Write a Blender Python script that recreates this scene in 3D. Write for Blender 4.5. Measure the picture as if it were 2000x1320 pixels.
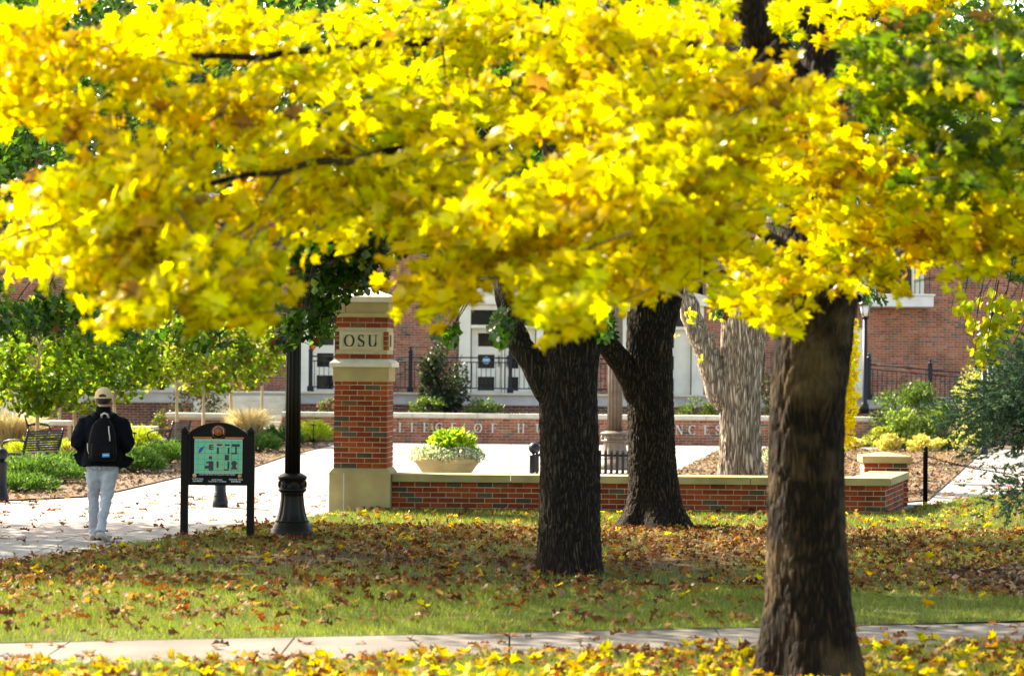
import bpy, bmesh, math, random
import numpy as np
from mathutils import Vector, Matrix, Euler, noise as mnoise

for _o in list(bpy.data.objects):
    bpy.data.objects.remove(_o)
random.seed(7)
rng = np.random.default_rng(11)
R = math.radians
scene = bpy.context.scene
col = scene.collection

# ---------------------------------------------------------------- camera
CAM_H, F_PX, HORIZON, ROLL = 1.93, 4722.0, 714.0, R(0.5)
PITCH = math.atan((HORIZON - 660.0) / F_PX)
cam_data = bpy.data.cameras.new('camera')
cam_data.sensor_width = 36.0
cam_data.lens = F_PX * 36.0 / 2000.0
cam_data.clip_start = 0.2
cam_data.clip_end = 2000.0
cam_data.dof.use_dof = True
cam_data.dof.focus_distance = 28.0
cam_data.dof.aperture_fstop = 2.8
cam = bpy.data.objects.new('camera', cam_data)
cam.matrix_world = (Matrix.Translation((0, 0, CAM_H)) @ Matrix.Rotation(R(90) + PITCH, 4, 'X')
                    @ Matrix.Rotation(ROLL, 4, 'Z'))
col.objects.link(cam)
scene.camera = cam

# ---------------------------------------------------------------- sky, sun, exposure
SUN_AZ = R(-50.0)      # left of straight ahead
SUN_EL = R(39.0)
world = bpy.data.worlds.new('World')
scene.world = world
world.use_nodes = True
wn = world.node_tree.nodes
wn.clear()
wo = wn.new('ShaderNodeOutputWorld')
wb = wn.new('ShaderNodeBackground')
ws = wn.new('ShaderNodeTexSky')
ws.sky_type = 'NISHITA'
ws.sun_disc = False
ws.sun_elevation = SUN_EL
ws.sun_rotation = SUN_AZ
ws.air_density = 1.0
ws.dust_density = 2.5
ws.ozone_density = 0.6
wb.inputs['Strength'].default_value = 0.13
world.node_tree.links.new(ws.outputs[0], wb.inputs['Color'])
world.node_tree.links.new(wb.outputs[0], wo.inputs['Surface'])
sun_data = bpy.data.lights.new('sun', 'SUN')
sun_data.energy = 4.6
sun_data.angle = R(0.53)
sun_data.color = (1.0, 0.93, 0.82)
sun = bpy.data.objects.new('sun', sun_data)
sun_dir = Vector((math.sin(SUN_AZ) * math.cos(SUN_EL), math.cos(SUN_AZ) * math.cos(SUN_EL), math.sin(SUN_EL)))
sun.rotation_euler = sun_dir.to_track_quat('Z', 'Y').to_euler()
sun.location = sun_dir * 60
col.objects.link(sun)
scene.view_settings.view_transform = 'Standard'
scene.view_settings.look = 'None'
scene.view_settings.gamma = 1.0
scene.view_settings.exposure = 2.05
scene.view_settings.use_white_balance = True
scene.view_settings.white_balance_temperature = 7600
scene.view_settings.white_balance_tint = 10
try:
    scene.view_settings.use_curve_mapping = False
except Exception:
    pass
scene.render.engine = 'CYCLES'
cy = scene.cycles
cy.use_denoising = True
cy.max_bounces = 10
cy.diffuse_bounces = 6
cy.glossy_bounces = 3
cy.transmission_bounces = 8
cy.transparent_max_bounces = 8
cy.caustics_reflective = False
cy.caustics_refractive = False
cy.sample_clamp_indirect = 8.0

# ---------------------------------------------------------------- surveying: pixel of the photo -> place
def ray(px, py):
    dx, dy = px - 1000.0, py - 660.0
    c, s = math.cos(ROLL), math.sin(ROLL)
    tx, ty = dx * c + dy * s, -dx * s + dy * c
    fy, fz = math.cos(PITCH), math.sin(PITCH)
    up = (-fz, fy)
    return Vector((tx, F_PX * fy - ty * up[0], F_PX * fz - ty * up[1]))

def P(px, py, D):
    r = ray(px, py)
    t = D / r.y
    return Vector((r.x * t, D, CAM_H + r.z * t))

def G(px, py, z=0.0):
    r = ray(px, py)
    t = (z - CAM_H) / r.z
    return Vector((r.x * t, r.y * t, z))

# ---------------------------------------------------------------- materials
def new_mat(name):
    m = bpy.data.materials.new(name)
    m.use_nodes = True
    nt = m.node_tree
    nt.nodes.clear()
    out = nt.nodes.new('ShaderNodeOutputMaterial')
    return m, nt, out

def nd(nt, t, **kw):
    n = nt.nodes.new(t)
    for k, v in kw.items():
        setattr(n, k, v)
    return n

def ramp(nt, stops, interp='LINEAR'):
    r = nt.nodes.new('ShaderNodeValToRGB')
    r.color_ramp.interpolation = interp
    els = r.color_ramp.elements
    while len(els) < len(stops):
        els.new(0.5)
    for e, (p, c) in zip(els, stops):
        e.position = p
        e.color = (c[0], c[1], c[2], 1)
    return r

def surf(name, stops, scale=6.0, rough=0.7, bump=0.0, bscale=None, stretch=(1, 1, 1), metallic=0.0,
         detail=6.0, spec=0.5, coat=0.0, grime=0.0, gscale=1.2, bdist=0.01):
    """noise-coloured surface: stops = list of (pos, rgb) or a single rgb"""
    m, nt, out = new_mat(name)
    b = nd(nt, 'ShaderNodeBsdfPrincipled')
    b.inputs['Roughness'].default_value = rough
    b.inputs['Metallic'].default_value = metallic
    b.inputs['Specular IOR Level'].default_value = spec
    b.inputs['Coat Weight'].default_value = coat
    tc = nd(nt, 'ShaderNodeTexCoord')
    mp = nd(nt, 'ShaderNodeMapping')
    mp.inputs['Scale'].default_value = stretch
    nt.links.new(tc.outputs['Object'], mp.inputs['Vector'])
    if isinstance(stops[0], (int, float)):
        c = stops
        stops = [(0.3, tuple(x * 0.85 for x in c)), (0.7, tuple(min(1, x * 1.12) for x in c))]
    n = nd(nt, 'ShaderNodeTexNoise')
    n.inputs['Scale'].default_value = scale
    n.inputs['Detail'].default_value = detail
    nt.links.new(mp.outputs[0], n.inputs['Vector'])
    rp = ramp(nt, stops)
    nt.links.new(n.outputs['Fac'], rp.inputs[0])
    src = rp.outputs[0]
    if grime:
        g = nd(nt, 'ShaderNodeTexNoise')
        g.inputs['Scale'].default_value = gscale
        g.inputs['Detail'].default_value = 8
        nt.links.new(tc.outputs['Object'], g.inputs['Vector'])
        gr = ramp(nt, [(0.35, (1 - grime,) * 3), (0.65, (1, 1, 1))])
        nt.links.new(g.outputs['Fac'], gr.inputs[0])
        mx = nd(nt, 'ShaderNodeMix', data_type='RGBA', blend_type='MULTIPLY')
        mx.inputs[0].default_value = 1.0
        nt.links.new(src, mx.inputs[6])
        nt.links.new(gr.outputs[0], mx.inputs[7])
        src = mx.outputs[2]
    nt.links.new(src, b.inputs['Base Color'])
    if bump:
        n2 = nd(nt, 'ShaderNodeTexNoise')
        n2.inputs['Scale'].default_value = bscale or scale * 4
        n2.inputs['Detail'].default_value = 8
        nt.links.new(mp.outputs[0], n2.inputs['Vector'])
        bp = nd(nt, 'ShaderNodeBump')
        bp.inputs['Strength'].default_value = bump
        bp.inputs['Distance'].default_value = bdist
        nt.links.new(n2.outputs['Fac'], bp.inputs['Height'])
        nt.links.new(bp.outputs[0], b.inputs['Normal'])
    nt.links.new(b.outputs[0], out.inputs[0])
    return m

def leaf_mat(name, source='attr', trans=0.5, gloss=0.05, grough=0.35, tgain=1.3):
    """a thin leaf: reflects and lets light through; colour from the mesh or from the object"""
    m, nt, out = new_mat(name)
    if source == 'attr':
        a = nd(nt, 'ShaderNodeAttribute')
        a.attribute_name = 'Col'
        c = a.outputs['Color']
    else:
        a = nd(nt, 'ShaderNodeObjectInfo')
        c = a.outputs['Color']
    tcn = nd(nt, 'ShaderNodeTexCoord')
    nz = nd(nt, 'ShaderNodeTexNoise')
    nz.inputs['Scale'].default_value = 22.0
    nt.links.new(tcn.outputs['Object'], nz.inputs['Vector'])
    nr = ramp(nt, [(0.3, (0.78, 0.74, 0.7)), (0.6, (1, 1, 1))])
    nt.links.new(nz.outputs['Fac'], nr.inputs[0])
    mx = nd(nt, 'ShaderNodeMix', data_type='RGBA', blend_type='MULTIPLY')
    mx.inputs[0].default_value = 1.0
    nt.links.new(c, mx.inputs[6])
    nt.links.new(nr.outputs[0], mx.inputs[7])
    c = mx.outputs[2]
    d = nd(nt, 'ShaderNodeBsdfDiffuse')
    t = nd(nt, 'ShaderNodeBsdfTranslucent')
    g = nd(nt, 'ShaderNodeBsdfGlossy')
    g.inputs['Roughness'].default_value = grough
    g.inputs['Color'].default_value = (1, 1, 1, 1)
    mul = nd(nt, 'ShaderNodeMix', data_type='RGBA', blend_type='MULTIPLY')
    mul.inputs[0].default_value = 1.0
    mul.inputs[7].default_value = (tgain, tgain, tgain * 0.7, 1)
    nt.links.new(c, mul.inputs[6])
    nt.links.new(c, d.inputs['Color'])
    nt.links.new(mul.outputs[2], t.inputs['Color'])
    m1 = nd(nt, 'ShaderNodeMixShader')
    m1.inputs[0].default_value = trans
    nt.links.new(d.outputs[0], m1.inputs[1])
    nt.links.new(t.outputs[0], m1.inputs[2])
    m2 = nd(nt, 'ShaderNodeMixShader')
    m2.inputs[0].default_value = gloss
    nt.links.new(m1.outputs[0], m2.inputs[1])
    nt.links.new(g.outputs[0], m2.inputs[2])
    nt.links.new(m2.outputs[0], out.inputs[0])
    return m

def brick_mat(name, source='obj', wash=0.0):
    m, nt, out = new_mat(name)
    b = nd(nt, 'ShaderNodeBsdfPrincipled')
    b.inputs['Roughness'].default_value = 0.82
    b.inputs['Specular IOR Level'].default_value = 0.25
    if source == 'obj':
        oi = nd(nt, 'ShaderNodeObjectInfo')
        rp = ramp(nt, [(0.0, (0.27, 0.042, 0.010)), (0.18, (0.33, 0.062, 0.014)), (0.38, (0.22, 0.034, 0.009)),
                       (0.55, (0.29, 0.050, 0.012)), (0.70, (0.19, 0.034, 0.012)), (0.79, (0.16, 0.070, 0.030)),
                       (0.85, (0.070, 0.050, 0.034)), (0.93, (0.10, 0.075, 0.045))], 'CONSTANT')
        nt.links.new(oi.outputs['Random'], rp.inputs[0])
        c = rp.outputs[0]
    else:
        a = nd(nt, 'ShaderNodeAttribute')
        a.attribute_name = 'Col'
        c = a.outputs['Color']
    tc = nd(nt, 'ShaderNodeTexCoord')
    n = nd(nt, 'ShaderNodeTexNoise')
    n.inputs['Scale'].default_value = 34.0
    n.inputs['Detail'].default_value = 8
    nt.links.new(tc.outputs['Object'], n.inputs['Vector'])
    r2 = ramp(nt, [(0.3, (0.72, 0.72, 0.74)), (0.7, (1.18, 1.16, 1.12))])
    nt.links.new(n.outputs['Fac'], r2.inputs[0])
    mx = nd(nt, 'ShaderNodeMix', data_type='RGBA', blend_type='MULTIPLY')
    mx.inputs[0].default_value = 1.0
    nt.links.new(c, mx.inputs[6])
    nt.links.new(r2.outputs[0], mx.inputs[7])
    geo = nd(nt, 'ShaderNodeNewGeometry')
    ns = nd(nt, 'ShaderNodeTexNoise')
    ns.inputs['Scale'].default_value = 2.4
    ns.inputs['Detail'].default_value = 9
    nt.links.new(geo.outputs['Position'], ns.inputs['Vector'])
    rs_ = ramp(nt, [(0.34, (0.62, 0.60, 0.60)), (0.5, (1, 1, 1)), (0.68, (1.08, 1.10, 1.14))])
    nt.links.new(ns.outputs['Fac'], rs_.inputs[0])
    m5 = nd(nt, 'ShaderNodeMix', data_type='RGBA', blend_type='MULTIPLY')
    m5.inputs[0].default_value = 1.0
    nt.links.new(mx.outputs[2], m5.inputs[6])
    nt.links.new(rs_.outputs[0], m5.inputs[7])
    nt.links.new(m5.outputs[2], b.inputs['Base Color'])
    bp = nd(nt, 'ShaderNodeBump')
    bp.inputs['Strength'].default_value = 0.5
    bp.inputs['Distance'].default_value = 0.004
    nt.links.new(n.outputs['Fac'], bp.inputs['Height'])
    nt.links.new(bp.outputs[0], b.inputs['Normal'])
    nt.links.new(b.outputs[0], out.inputs[0])
    return m

def bark_mat(name, dark, light, zs=0.22, scale=16.0, bump=1.0, lichen=None):
    m, nt, out = new_mat(name)
    b = nd(nt, 'ShaderNodeBsdfPrincipled')
    b.inputs['Roughness'].default_value = 0.9
    b.inputs['Specular IOR Level'].default_value = 0.2
    tc = nd(nt, 'ShaderNodeTexCoord')
    mp = nd(nt, 'ShaderNodeMapping')
    mp.inputs['Scale'].default_value = (1, 1, zs)
    nt.links.new(tc.outputs['Object'], mp.inputs['Vector'])
    wz = nd(nt, 'ShaderNodeTexNoise')
    wz.inputs['Scale'].default_value = 5.0
    nt.links.new(mp.outputs[0], wz.inputs['Vector'])
    add = nd(nt, 'ShaderNodeMix', data_type='RGBA', blend_type='ADD')
    add.inputs[0].default_value = 0.2
    nt.links.new(mp.outputs[0], add.inputs[6])
    nt.links.new(wz.outputs['Color'], add.inputs[7])
    v = nd(nt, 'ShaderNodeTexVoronoi', feature='DISTANCE_TO_EDGE')
    v.inputs['Scale'].default_value = scale
    nt.links.new(add.outputs[2], v.inputs['Vector'])
    n = nd(nt, 'ShaderNodeTexNoise')
    n.inputs['Scale'].default_value = scale * 3
    n.inputs['Detail'].default_value = 10
    nt.links.new(mp.outputs[0], n.inputs['Vector'])
    rp = ramp(nt, [(0.0, tuple(x * 0.35 for x in dark)), (0.12, dark), (0.45, light)])
    nt.links.new(v.outputs['Distance'], rp.inputs[0])
    r2 = ramp(nt, [(0.3, (0.6, 0.6, 0.6)), (0.7, (1.25, 1.22, 1.15))])
    nt.links.new(n.outputs['Fac'], r2.inputs[0])
    mx = nd(nt, 'ShaderNodeMix', data_type='RGBA', blend_type='MULTIPLY')
    mx.inputs[0].default_value = 1.0
    nt.links.new(rp.outputs[0], mx.inputs[6])
    nt.links.new(r2.outputs[0], mx.inputs[7])
    c = mx.outputs[2]
    if lichen:
        ln = nd(nt, 'ShaderNodeTexNoise')
        ln.inputs['Scale'].default_value = 2.6
        ln.inputs['Detail'].default_value = 7
        nt.links.new(tc.outputs['Object'], ln.inputs['Vector'])
        lr = ramp(nt, [(0.5, (0, 0, 0)), (0.68, (1, 1, 1))])
        nt.links.new(ln.outputs['Fac'], lr.inputs[0])
        m3 = nd(nt, 'ShaderNodeMix', data_type='RGBA')
        nt.links.new(lr.outputs[0], m3.inputs[0])
        nt.links.new(c, m3.inputs[6])
        m3.inputs[7].default_value = (*lichen, 1)
        c = m3.outputs[2]
    nt.links.new(c, b.inputs['Base Color'])
    ad = nd(nt, 'ShaderNodeMath', operation='ADD')
    mm = nd(nt, 'ShaderNodeMath', operation='MULTIPLY')
    mm.inputs[1].default_value = 0.25
    mn = nd(nt, 'ShaderNodeMath', operation='MINIMUM')
    mn.inputs[1].default_value = 0.3
    nt.links.new(v.outputs['Distance'], mn.inputs[0])
    nt.links.new(n.outputs['Fac'], mm.inputs[0])
    nt.links.new(mn.outputs[0], ad.inputs[0])
    nt.links.new(mm.outputs[0], ad.inputs[1])
    bp = nd(nt, 'ShaderNodeBump')
    bp.inputs['Strength'].default_value = bump
    bp.inputs['Distance'].default_value = 0.05
    nt.links.new(ad.outputs[0], bp.inputs['Height'])
    nt.links.new(bp.outputs[0], b.inputs['Normal'])
    nt.links.new(b.outputs[0], out.inputs[0])
    return m

def pavement_mat(name, c1, c2, joint, bw, bh, mortar=0.01, rough=0.85, offset=0.0, stain=0.25):
    m, nt, out = new_mat(name)
    b = nd(nt, 'ShaderNodeBsdfPrincipled')
    b.inputs['Roughness'].default_value = rough
    b.inputs['Specular IOR Level'].default_value = 0.3
    tc = nd(nt, 'ShaderNodeTexCoord')
    br = nd(nt, 'ShaderNodeTexBrick')
    br.offset = offset
    br.inputs['Scale'].default_value = 1.0
    br.inputs['Color1'].default_value = (*c1, 1)
    br.inputs['Color2'].default_value = (*c2, 1)
    br.inputs['Mortar'].default_value = (*joint, 1)
    br.inputs['Mortar Size'].default_value = mortar
    br.inputs['Brick Width'].default_value = bw
    br.inputs['Row Height'].default_value = bh
    nt.links.new(tc.outputs['Object'], br.inputs['Vector'])
    n = nd(nt, 'ShaderNodeTexNoise')
    n.inputs['Scale'].default_value = 0.9
    n.inputs['Detail'].default_value = 10
    nt.links.new(tc.outputs['Object'], n.inputs['Vector'])
    rp = ramp(nt, [(0.35, (1 - stain,) * 3), (0.65, (1.05, 1.04, 1.02))])
    nt.links.new(n.outputs['Fac'], rp.inputs[0])
    mx = nd(nt, 'ShaderNodeMix', data_type='RGBA', blend_type='MULTIPLY')
    mx.inputs[0].default_value = 1.0
    nt.links.new(br.outputs['Color'], mx.inputs[6])
    nt.links.new(rp.outputs[0], mx.inputs[7])
    nt.links.new(mx.outputs[2], b.inputs['Base Color'])
    n2 = nd(nt, 'ShaderNodeTexNoise')
    n2.inputs['Scale'].default_value = 60
    n2.inputs['Detail'].default_value = 6
    nt.links.new(tc.outputs['Object'], n2.inputs['Vector'])
    bp = nd(nt, 'ShaderNodeBump')
    bp.inputs['Strength'].default_value = 0.4
    bp.inputs['Distance'].default_value = 0.004
    nt.links.new(n2.outputs['Fac'], bp.inputs['Height'])
    nt.links.new(bp.outputs[0], b.inputs['Normal'])
    nt.links.new(b.outputs[0], out.inputs[0])
    return m

M = {}
M['brick'] = brick_mat('brick_red_blend')
M['brick_far'] = brick_mat('brick_far_blend', 'attr')
M['mortar'] = surf('mortar_tan', (0.50, 0.41, 0.27), 30, 0.95, 0.4)
M['mortar_far'] = surf('mortar_pale', (0.60, 0.47, 0.34), 30, 0.95, 0.3)
M['stone'] = surf('cast_limestone', [(0.3, (0.39, 0.295, 0.125)), (0.7, (0.49, 0.385, 0.18))], 3.0, 0.85, 0.25, 50, grime=0.28, gscale=2.2)
M['plaque'] = surf('plaque_limestone', (0.56, 0.475, 0.30), 4.0, 0.85, 0.2, 40, grime=0.12)
M['stone_pale'] = surf('pale_limestone', (0.70, 0.63, 0.50), 4.0, 0.85, 0.2, 40, grime=0.15)
M['joint'] = surf('joint_sealant', (0.50, 0.48, 0.46), 10, 0.7)
M['ink'] = surf('dark_lettering', (0.012, 0.010, 0.009), 10, 0.6)
M['letter'] = surf('brushed_letter', (0.62, 0.60, 0.57), 10, 0.5, metallic=0.2)
M['concrete'] = pavement_mat('concrete_paving', (0.32, 0.31, 0.295), (0.285, 0.275, 0.26), (0.14, 0.13, 0.12), 1.6, 1.6, 0.014, stain=0.3)
M['pavers'] = pavement_mat('clay_paver_band', (0.34, 0.29, 0.275), (0.28, 0.25, 0.25), (0.20, 0.175, 0.16), 0.2, 0.1, 0.008, offset=0.5, stain=0.2)
M['walk'] = pavement_mat('walk_concrete', (0.42, 0.38, 0.34), (0.40, 0.36, 0.32), (0.16, 0.14, 0.12), 1.5, 40.0, 0.012, stain=0.35)
M['terrace'] = surf('terrace_concrete', (0.55, 0.54, 0.53), 3, 0.85, 0.2, 40, grime=0.2)
M['mulch'] = surf('bark_mulch', [(0.25, (0.055, 0.035, 0.022)), (0.5, (0.16, 0.105, 0.065)), (0.75, (0.30, 0.22, 0.15))], 26, 0.95, 1.0, 45, bdist=0.05)
M['soil'] = surf('ground_cover', [(0.3, (0.06, 0.075, 0.02)), (0.7, (0.11, 0.12, 0.035))], 0.5, 0.95, 0.5, 20)
M['cream'] = surf('cream_paint', (0.82, 0.745, 0.58), 2, 0.5, grime=0.06)
M['white_paint'] = surf('white_paint', (0.80, 0.77, 0.70), 2, 0.5, grime=0.06)
M['pane'] = surf('dark_glass', (0.012, 0.012, 0.014), 2, 0.06, spec=0.6)
M['navy'] = surf('navy_metal', (0.009, 0.011, 0.019), 8, 0.4, metallic=0.0, spec=0.3)
M['black'] = surf('black_metal', (0.004, 0.004, 0.004), 20, 0.5, bump=0.05, spec=0.16)
M['bronze'] = surf('dark_bronze_paint', (0.012, 0.008, 0.005), 14, 0.42, bump=0.08, spec=0.2, grime=0.3, gscale=6)
M['taupe'] = surf('taupe_paint', (0.17, 0.125, 0.092), 10, 0.5, bump=0.05, grime=0.2, gscale=5)
M['lantern'] = surf('frosted_lantern_glass', (0.75, 0.74, 0.70), 5, 0.3)
M['bench_black'] = surf('bench_black', (0.009, 0.009, 0.010), 12, 0.4, spec=0.35)
M['bark_oak'] = bark_mat('oak_bark', (0.014, 0.010, 0.006), (0.088, 0.063, 0.037), 0.15, 38, 0.9)
M['bark_maple'] = bark_mat('maple_bark', (0.010, 0.006, 0.003), (0.050, 0.030, 0.014), 0.2, 30, 0.9, lichen=(0.092, 0.062, 0.030))
M['bark_pale'] = bark_mat('pale_furrowed_bark', (0.26, 0.21, 0.16), (0.74, 0.65, 0.54), 0.10, 24, 0.9)
M['bark_sapling'] = surf('sapling_bark', (0.50, 0.38, 0.22), 20, 0.9, 0.3, stretch=(1, 1, 0.3))
M['twig'] = surf('twig_bark', (0.035, 0.024, 0.018), 30, 0.9)
M['leaf'] = leaf_mat('autumn_leaf', 'attr', 0.68, 0.010, 0.25, 1.0)
M['leaf_obj'] = leaf_mat('autumn_leaf_single', 'obj', 0.68, 0.010, 0.25, 1.0)
M['oakleaf'] = leaf_mat('oak_leaf', 'attr', 0.45, 0.035, 0.25, 1.6)
M['oakleaf_obj'] = leaf_mat('oak_leaf_single', 'obj', 0.45, 0.035, 0.25, 1.6)
M['shrub'] = leaf_mat('shrub_leaf', 'attr', 0.45, 0.025, 0.35, 1.4)
M['litter'] = leaf_mat('fallen_leaf', 'attr', 0.35, 0.015, 0.5, 1.2)
M['litter_obj'] = leaf_mat('fallen_leaf_single', 'obj', 0.35, 0.015, 0.5, 1.2)
M['grass'] = leaf_mat('grass_blade', 'attr', 0.45, 0.03, 0.4, 1.4)

# ---------------------------------------------------------------- mesh helpers
def tag(o, label=None, cat=None, group=None, kind=None):
    if label: o['label'] = label
    if cat: o['category'] = cat
    if group: o['group'] = group
    if kind: o['kind'] = kind
    return o

def empty(name, loc=(0, 0, 0), rz=0.0, label=None, cat=None, group=None):
    o = bpy.data.objects.new(name, None)
    o.empty_display_size = 0.1
    o.location = loc
    o.rotation_euler = (0, 0, rz)
    col.objects.link(o)
    return tag(o, label, cat, group)

def link(name, me, mat=None, parent=None, loc=None, rot=None):
    o = bpy.data.objects.new(name, me)
    if mat is not None and not me.materials:
        me.materials.append(mat)
    col.objects.link(o)
    if parent is not None:
        o.parent = parent
    if loc is not None: o.location = loc
    if rot is not None: o.rotation_euler = rot
    return o

def fast_mesh(name, V, F, C=None, smooth=False):
    """V (n,3), F (m,3 or 4) arrays, C (n,3) colours"""
    V = np.ascontiguousarray(V, dtype=np.float32)
    F = np.ascontiguousarray(F, dtype=np.int32)
    me = bpy.data.meshes.new(name)
    k = F.shape[1]
    me.vertices.add(len(V))
    me.vertices.foreach_set('co', V.ravel())
    me.loops.add(F.size)
    me.loops.foreach_set('vertex_index', F.ravel())
    me.polygons.add(len(F))
    me.polygons.foreach_set('loop_start', np.arange(0, F.size, k, dtype=np.int32))
    me.polygons.foreach_set('loop_total', np.full(len(F), k, dtype=np.int32))
    if smooth:
        me.polygons.foreach_set('use_smooth', np.ones(len(F), dtype=bool))
    me.update(calc_edges=True)
    if C is not None:
        ca = me.color_attributes.new('Col', 'FLOAT_COLOR', 'POINT')
        C4 = np.ones((len(V), 4), dtype=np.float32)
        C4[:, :3] = C
        ca.data.foreach_set('color', C4.ravel())
    me.validate()
    return me

class MB:
    """collects simple solids and links them as one mesh object"""
    def __init__(self):
        self.v, self.f, self.sm = [], [], []
    def add(self, vs, fs, smooth=False):
        b = len(self.v)
        self.v += [tuple(p) for p in vs]
        self.f += [tuple(i + b for i in f) for f in fs]
        self.sm += [smooth] * len(fs)
        return self
    def box(self, x0, x1, y0, y1, z0, z1, M4=None):
        vs = [Vector((x, y, z)) for z in (z0, z1) for y in (y0, y1) for x in (x0, x1)]
        if M4 is not None: vs = [M4 @ p for p in vs]
        return self.add(vs, [(0, 2, 3, 1), (4, 5, 7, 6), (0, 1, 5, 4), (2, 6, 7, 3), (0, 4, 6, 2), (1, 3, 7, 5)])
    def prism(self, poly, y0, y1, M4=None):
        """polygon of (x,z) extruded along y"""
        n = len(poly)
        vs = [Vector((x, y0, z)) for x, z in poly] + [Vector((x, y1, z)) for x, z in poly]
        if M4 is not None: vs = [M4 @ p for p in vs]
        fs = [tuple(range(n)), tuple(range(2 * n - 1, n - 1, -1))]
        fs += [(i, i + n, (i + 1) % n + n, (i + 1) % n) for i in range(n)]
        return self.add(vs, fs)
    def lathe(self, prof, n=24, flutes=0, cx=0, cy=0, M4=None, sq=False):
        """prof = [(r, z, flute_depth)]"""
        vs, fs = [], []
        for p in prof:
            r, z = p[0], p[1]
            fd = p[2] if len(p) > 2 else 0.0
            for i in range(n):
                a = 2 * math.pi * i / n
                rr = r
                if fd and flutes:
                    rr = r * (1 - fd * (0.5 - 0.5 * math.cos(a * flutes)) ** 2)
                if sq:
                    rr = r / max(abs(math.cos(a)), abs(math.sin(a)))
                q = Vector((cx + rr * math.cos(a), cy + rr * math.sin(a), z))
                vs.append(M4 @ q if M4 is not None else q)
        m = len(prof)
        for j in range(m - 1):
            for i in range(n):
                k = (i + 1) % n
                fs.append((j * n + i, j * n + k, (j + 1) * n + k, (j + 1) * n + i))
        fs.append(tuple(range(n - 1, -1, -1)))
        fs.append(tuple((m - 1) * n + i for i in range(n)))
        return self.add(vs, fs, smooth=not sq)
    def tube(self, pts, radii, n=8, cap=True, sx=1.0, sy=1.0, ref=None):
        pts = [Vector(p) for p in pts]
        if not hasattr(radii, '__len__'): radii = [radii] * len(pts)
        vs, fs = [], []
        prev = None
        for i, p in enumerate(pts):
            d = (pts[min(i + 1, len(pts) - 1)] - pts[max(i - 1, 0)])
            d = d.normalized() if d.length > 1e-9 else Vector((0, 0, 1))
            if prev is None:
                u = Vector(ref) if ref is not None else (Vector((1, 0, 0)) if abs(d.x) < 0.9 else Vector((0, 1, 0)))
            else:
                u = prev
            u = (u - d * u.dot(d)).normalized()
            w = d.cross(u)
            prev = u
            r = radii[i]
            ra, rb = (r if isinstance(r, tuple) else (r * sx, r * sy))
            for k in range(n):
                a = 2 * math.pi * k / n
                vs.append(p + u * (ra * math.cos(a)) + w * (rb * math.sin(a)))
        m = len(pts)
        for j in range(m - 1):
            for i in range(n):
                k = (i + 1) % n
                fs.append((j * n + i, j * n + k, (j + 1) * n + k, (j + 1) * n + i))
        if cap:
            fs.append(tuple(range(n - 1, -1, -1)))
            fs.append(tuple((m - 1) * n + i for i in range(n)))
        return self.add(vs, fs, smooth=True)
    def ball(self, c, r, n=16, m=10, sc=(1, 1, 1)):
        vs, fs = [], []
        c = Vector(c)
        for j in range(m + 1):
            t = math.pi * j / m
            for i in range(n):
                a = 2 * math.pi * i / n
                vs.append(c + Vector((r * sc[0] * math.sin(t) * math.cos(a), r * sc[1] * math.sin(t) * math.sin(a), r * sc[2] * math.cos(t))))
        for j in range(m):
            for i in range(n):
                k = (i + 1) % n
                fs.append((j * n + k, j * n + i, (j + 1) * n + i, (j + 1) * n + k))
        return self.add(vs, fs, smooth=True)
    def mesh(self, name):
        me = bpy.data.meshes.new(name)
        me.from_pydata([tuple(p) for p in self.v], [], self.f)
        me.polygons.foreach_set('use_smooth', self.sm)
        me.validate()
        me.update()
        return me
    def build(self, name, mat, parent=None, loc=None, rot=None, bevel=0.0):
        o = link(name, self.mesh(name), mat, parent, loc, rot)
        if bevel:
            b = o.modifiers.new('bevel', 'BEVEL')
            b.width = bevel
            b.segments = 2
            b.limit_method = 'ANGLE'
        return o

def sheet(name, pts, z, mat, kind='structure'):
    me = bpy.data.meshes.new(name)
    bm = bmesh.new()
    f = bm.faces.new([bm.verts.new((p[0], p[1], z)) for p in pts])
    if f.normal.z < 0 or f.calc_area() == 0:
        f.normal_flip()
    bmesh.ops.triangulate(bm, faces=bm.faces[:])
    bmesh.ops.recalc_face_normals(bm, faces=bm.faces[:])
    bm.to_mesh(me)
    bm.free()
    o = link(name, me, mat)
    return tag(o, kind=kind)

def unit(a):
    return a / np.maximum(np.linalg.norm(a, axis=1, keepdims=True), 1e-9)

# ---- leaf shapes: x across, y to the tip, z the face
HALF = {
    'maple': [(0.0, -0.34), (0.10, -0.42), (0.40, -0.46), (0.27, -0.25), (0.67, -0.16), (0.42, -0.02), (0.65, 0.30),
              (0.31, 0.17), (0.18, 0.12), (0.28, 0.43), (0.10, 0.38), (0.0, 0.72)],
    'oak': [(0.0, -0.58), (0.05, -0.36), (0.24, -0.40), (0.08, -0.18), (0.38, -0.12), (0.36, 0.0), (0.10, 0.04),
            (0.32, 0.26), (0.24, 0.34), (0.09, 0.26), (0.14, 0.44), (0.0, 0.56)],
    'oak_small': [(0.0, -0.5), (0.26, -0.36), (0.08, -0.16), (0.38, -0.02), (0.10, 0.06), (0.30, 0.32), (0.0, 0.55)],
    'oak_far': [(0.0, -0.5), (0.36, -0.14), (0.10, 0.06), (0.30, 0.32), (0.0, 0.55)],
    'chip': [(0.0, -0.5), (0.28, 0.0), (0.0, 0.5)],
    'oval': [(0.0, -0.5), (0.26, -0.12), (0.22, 0.2), (0.0, 0.55)],
    'heart': [(0.0, -0.36), (0.2, -0.46), (0.44, -0.3), (0.44, 0.0), (0.22, 0.34), (0.0, 0.55)],
    'blade': [(0.0, 0.0), (0.05, 0.3), (0.0, 1.0)],
}
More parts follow.
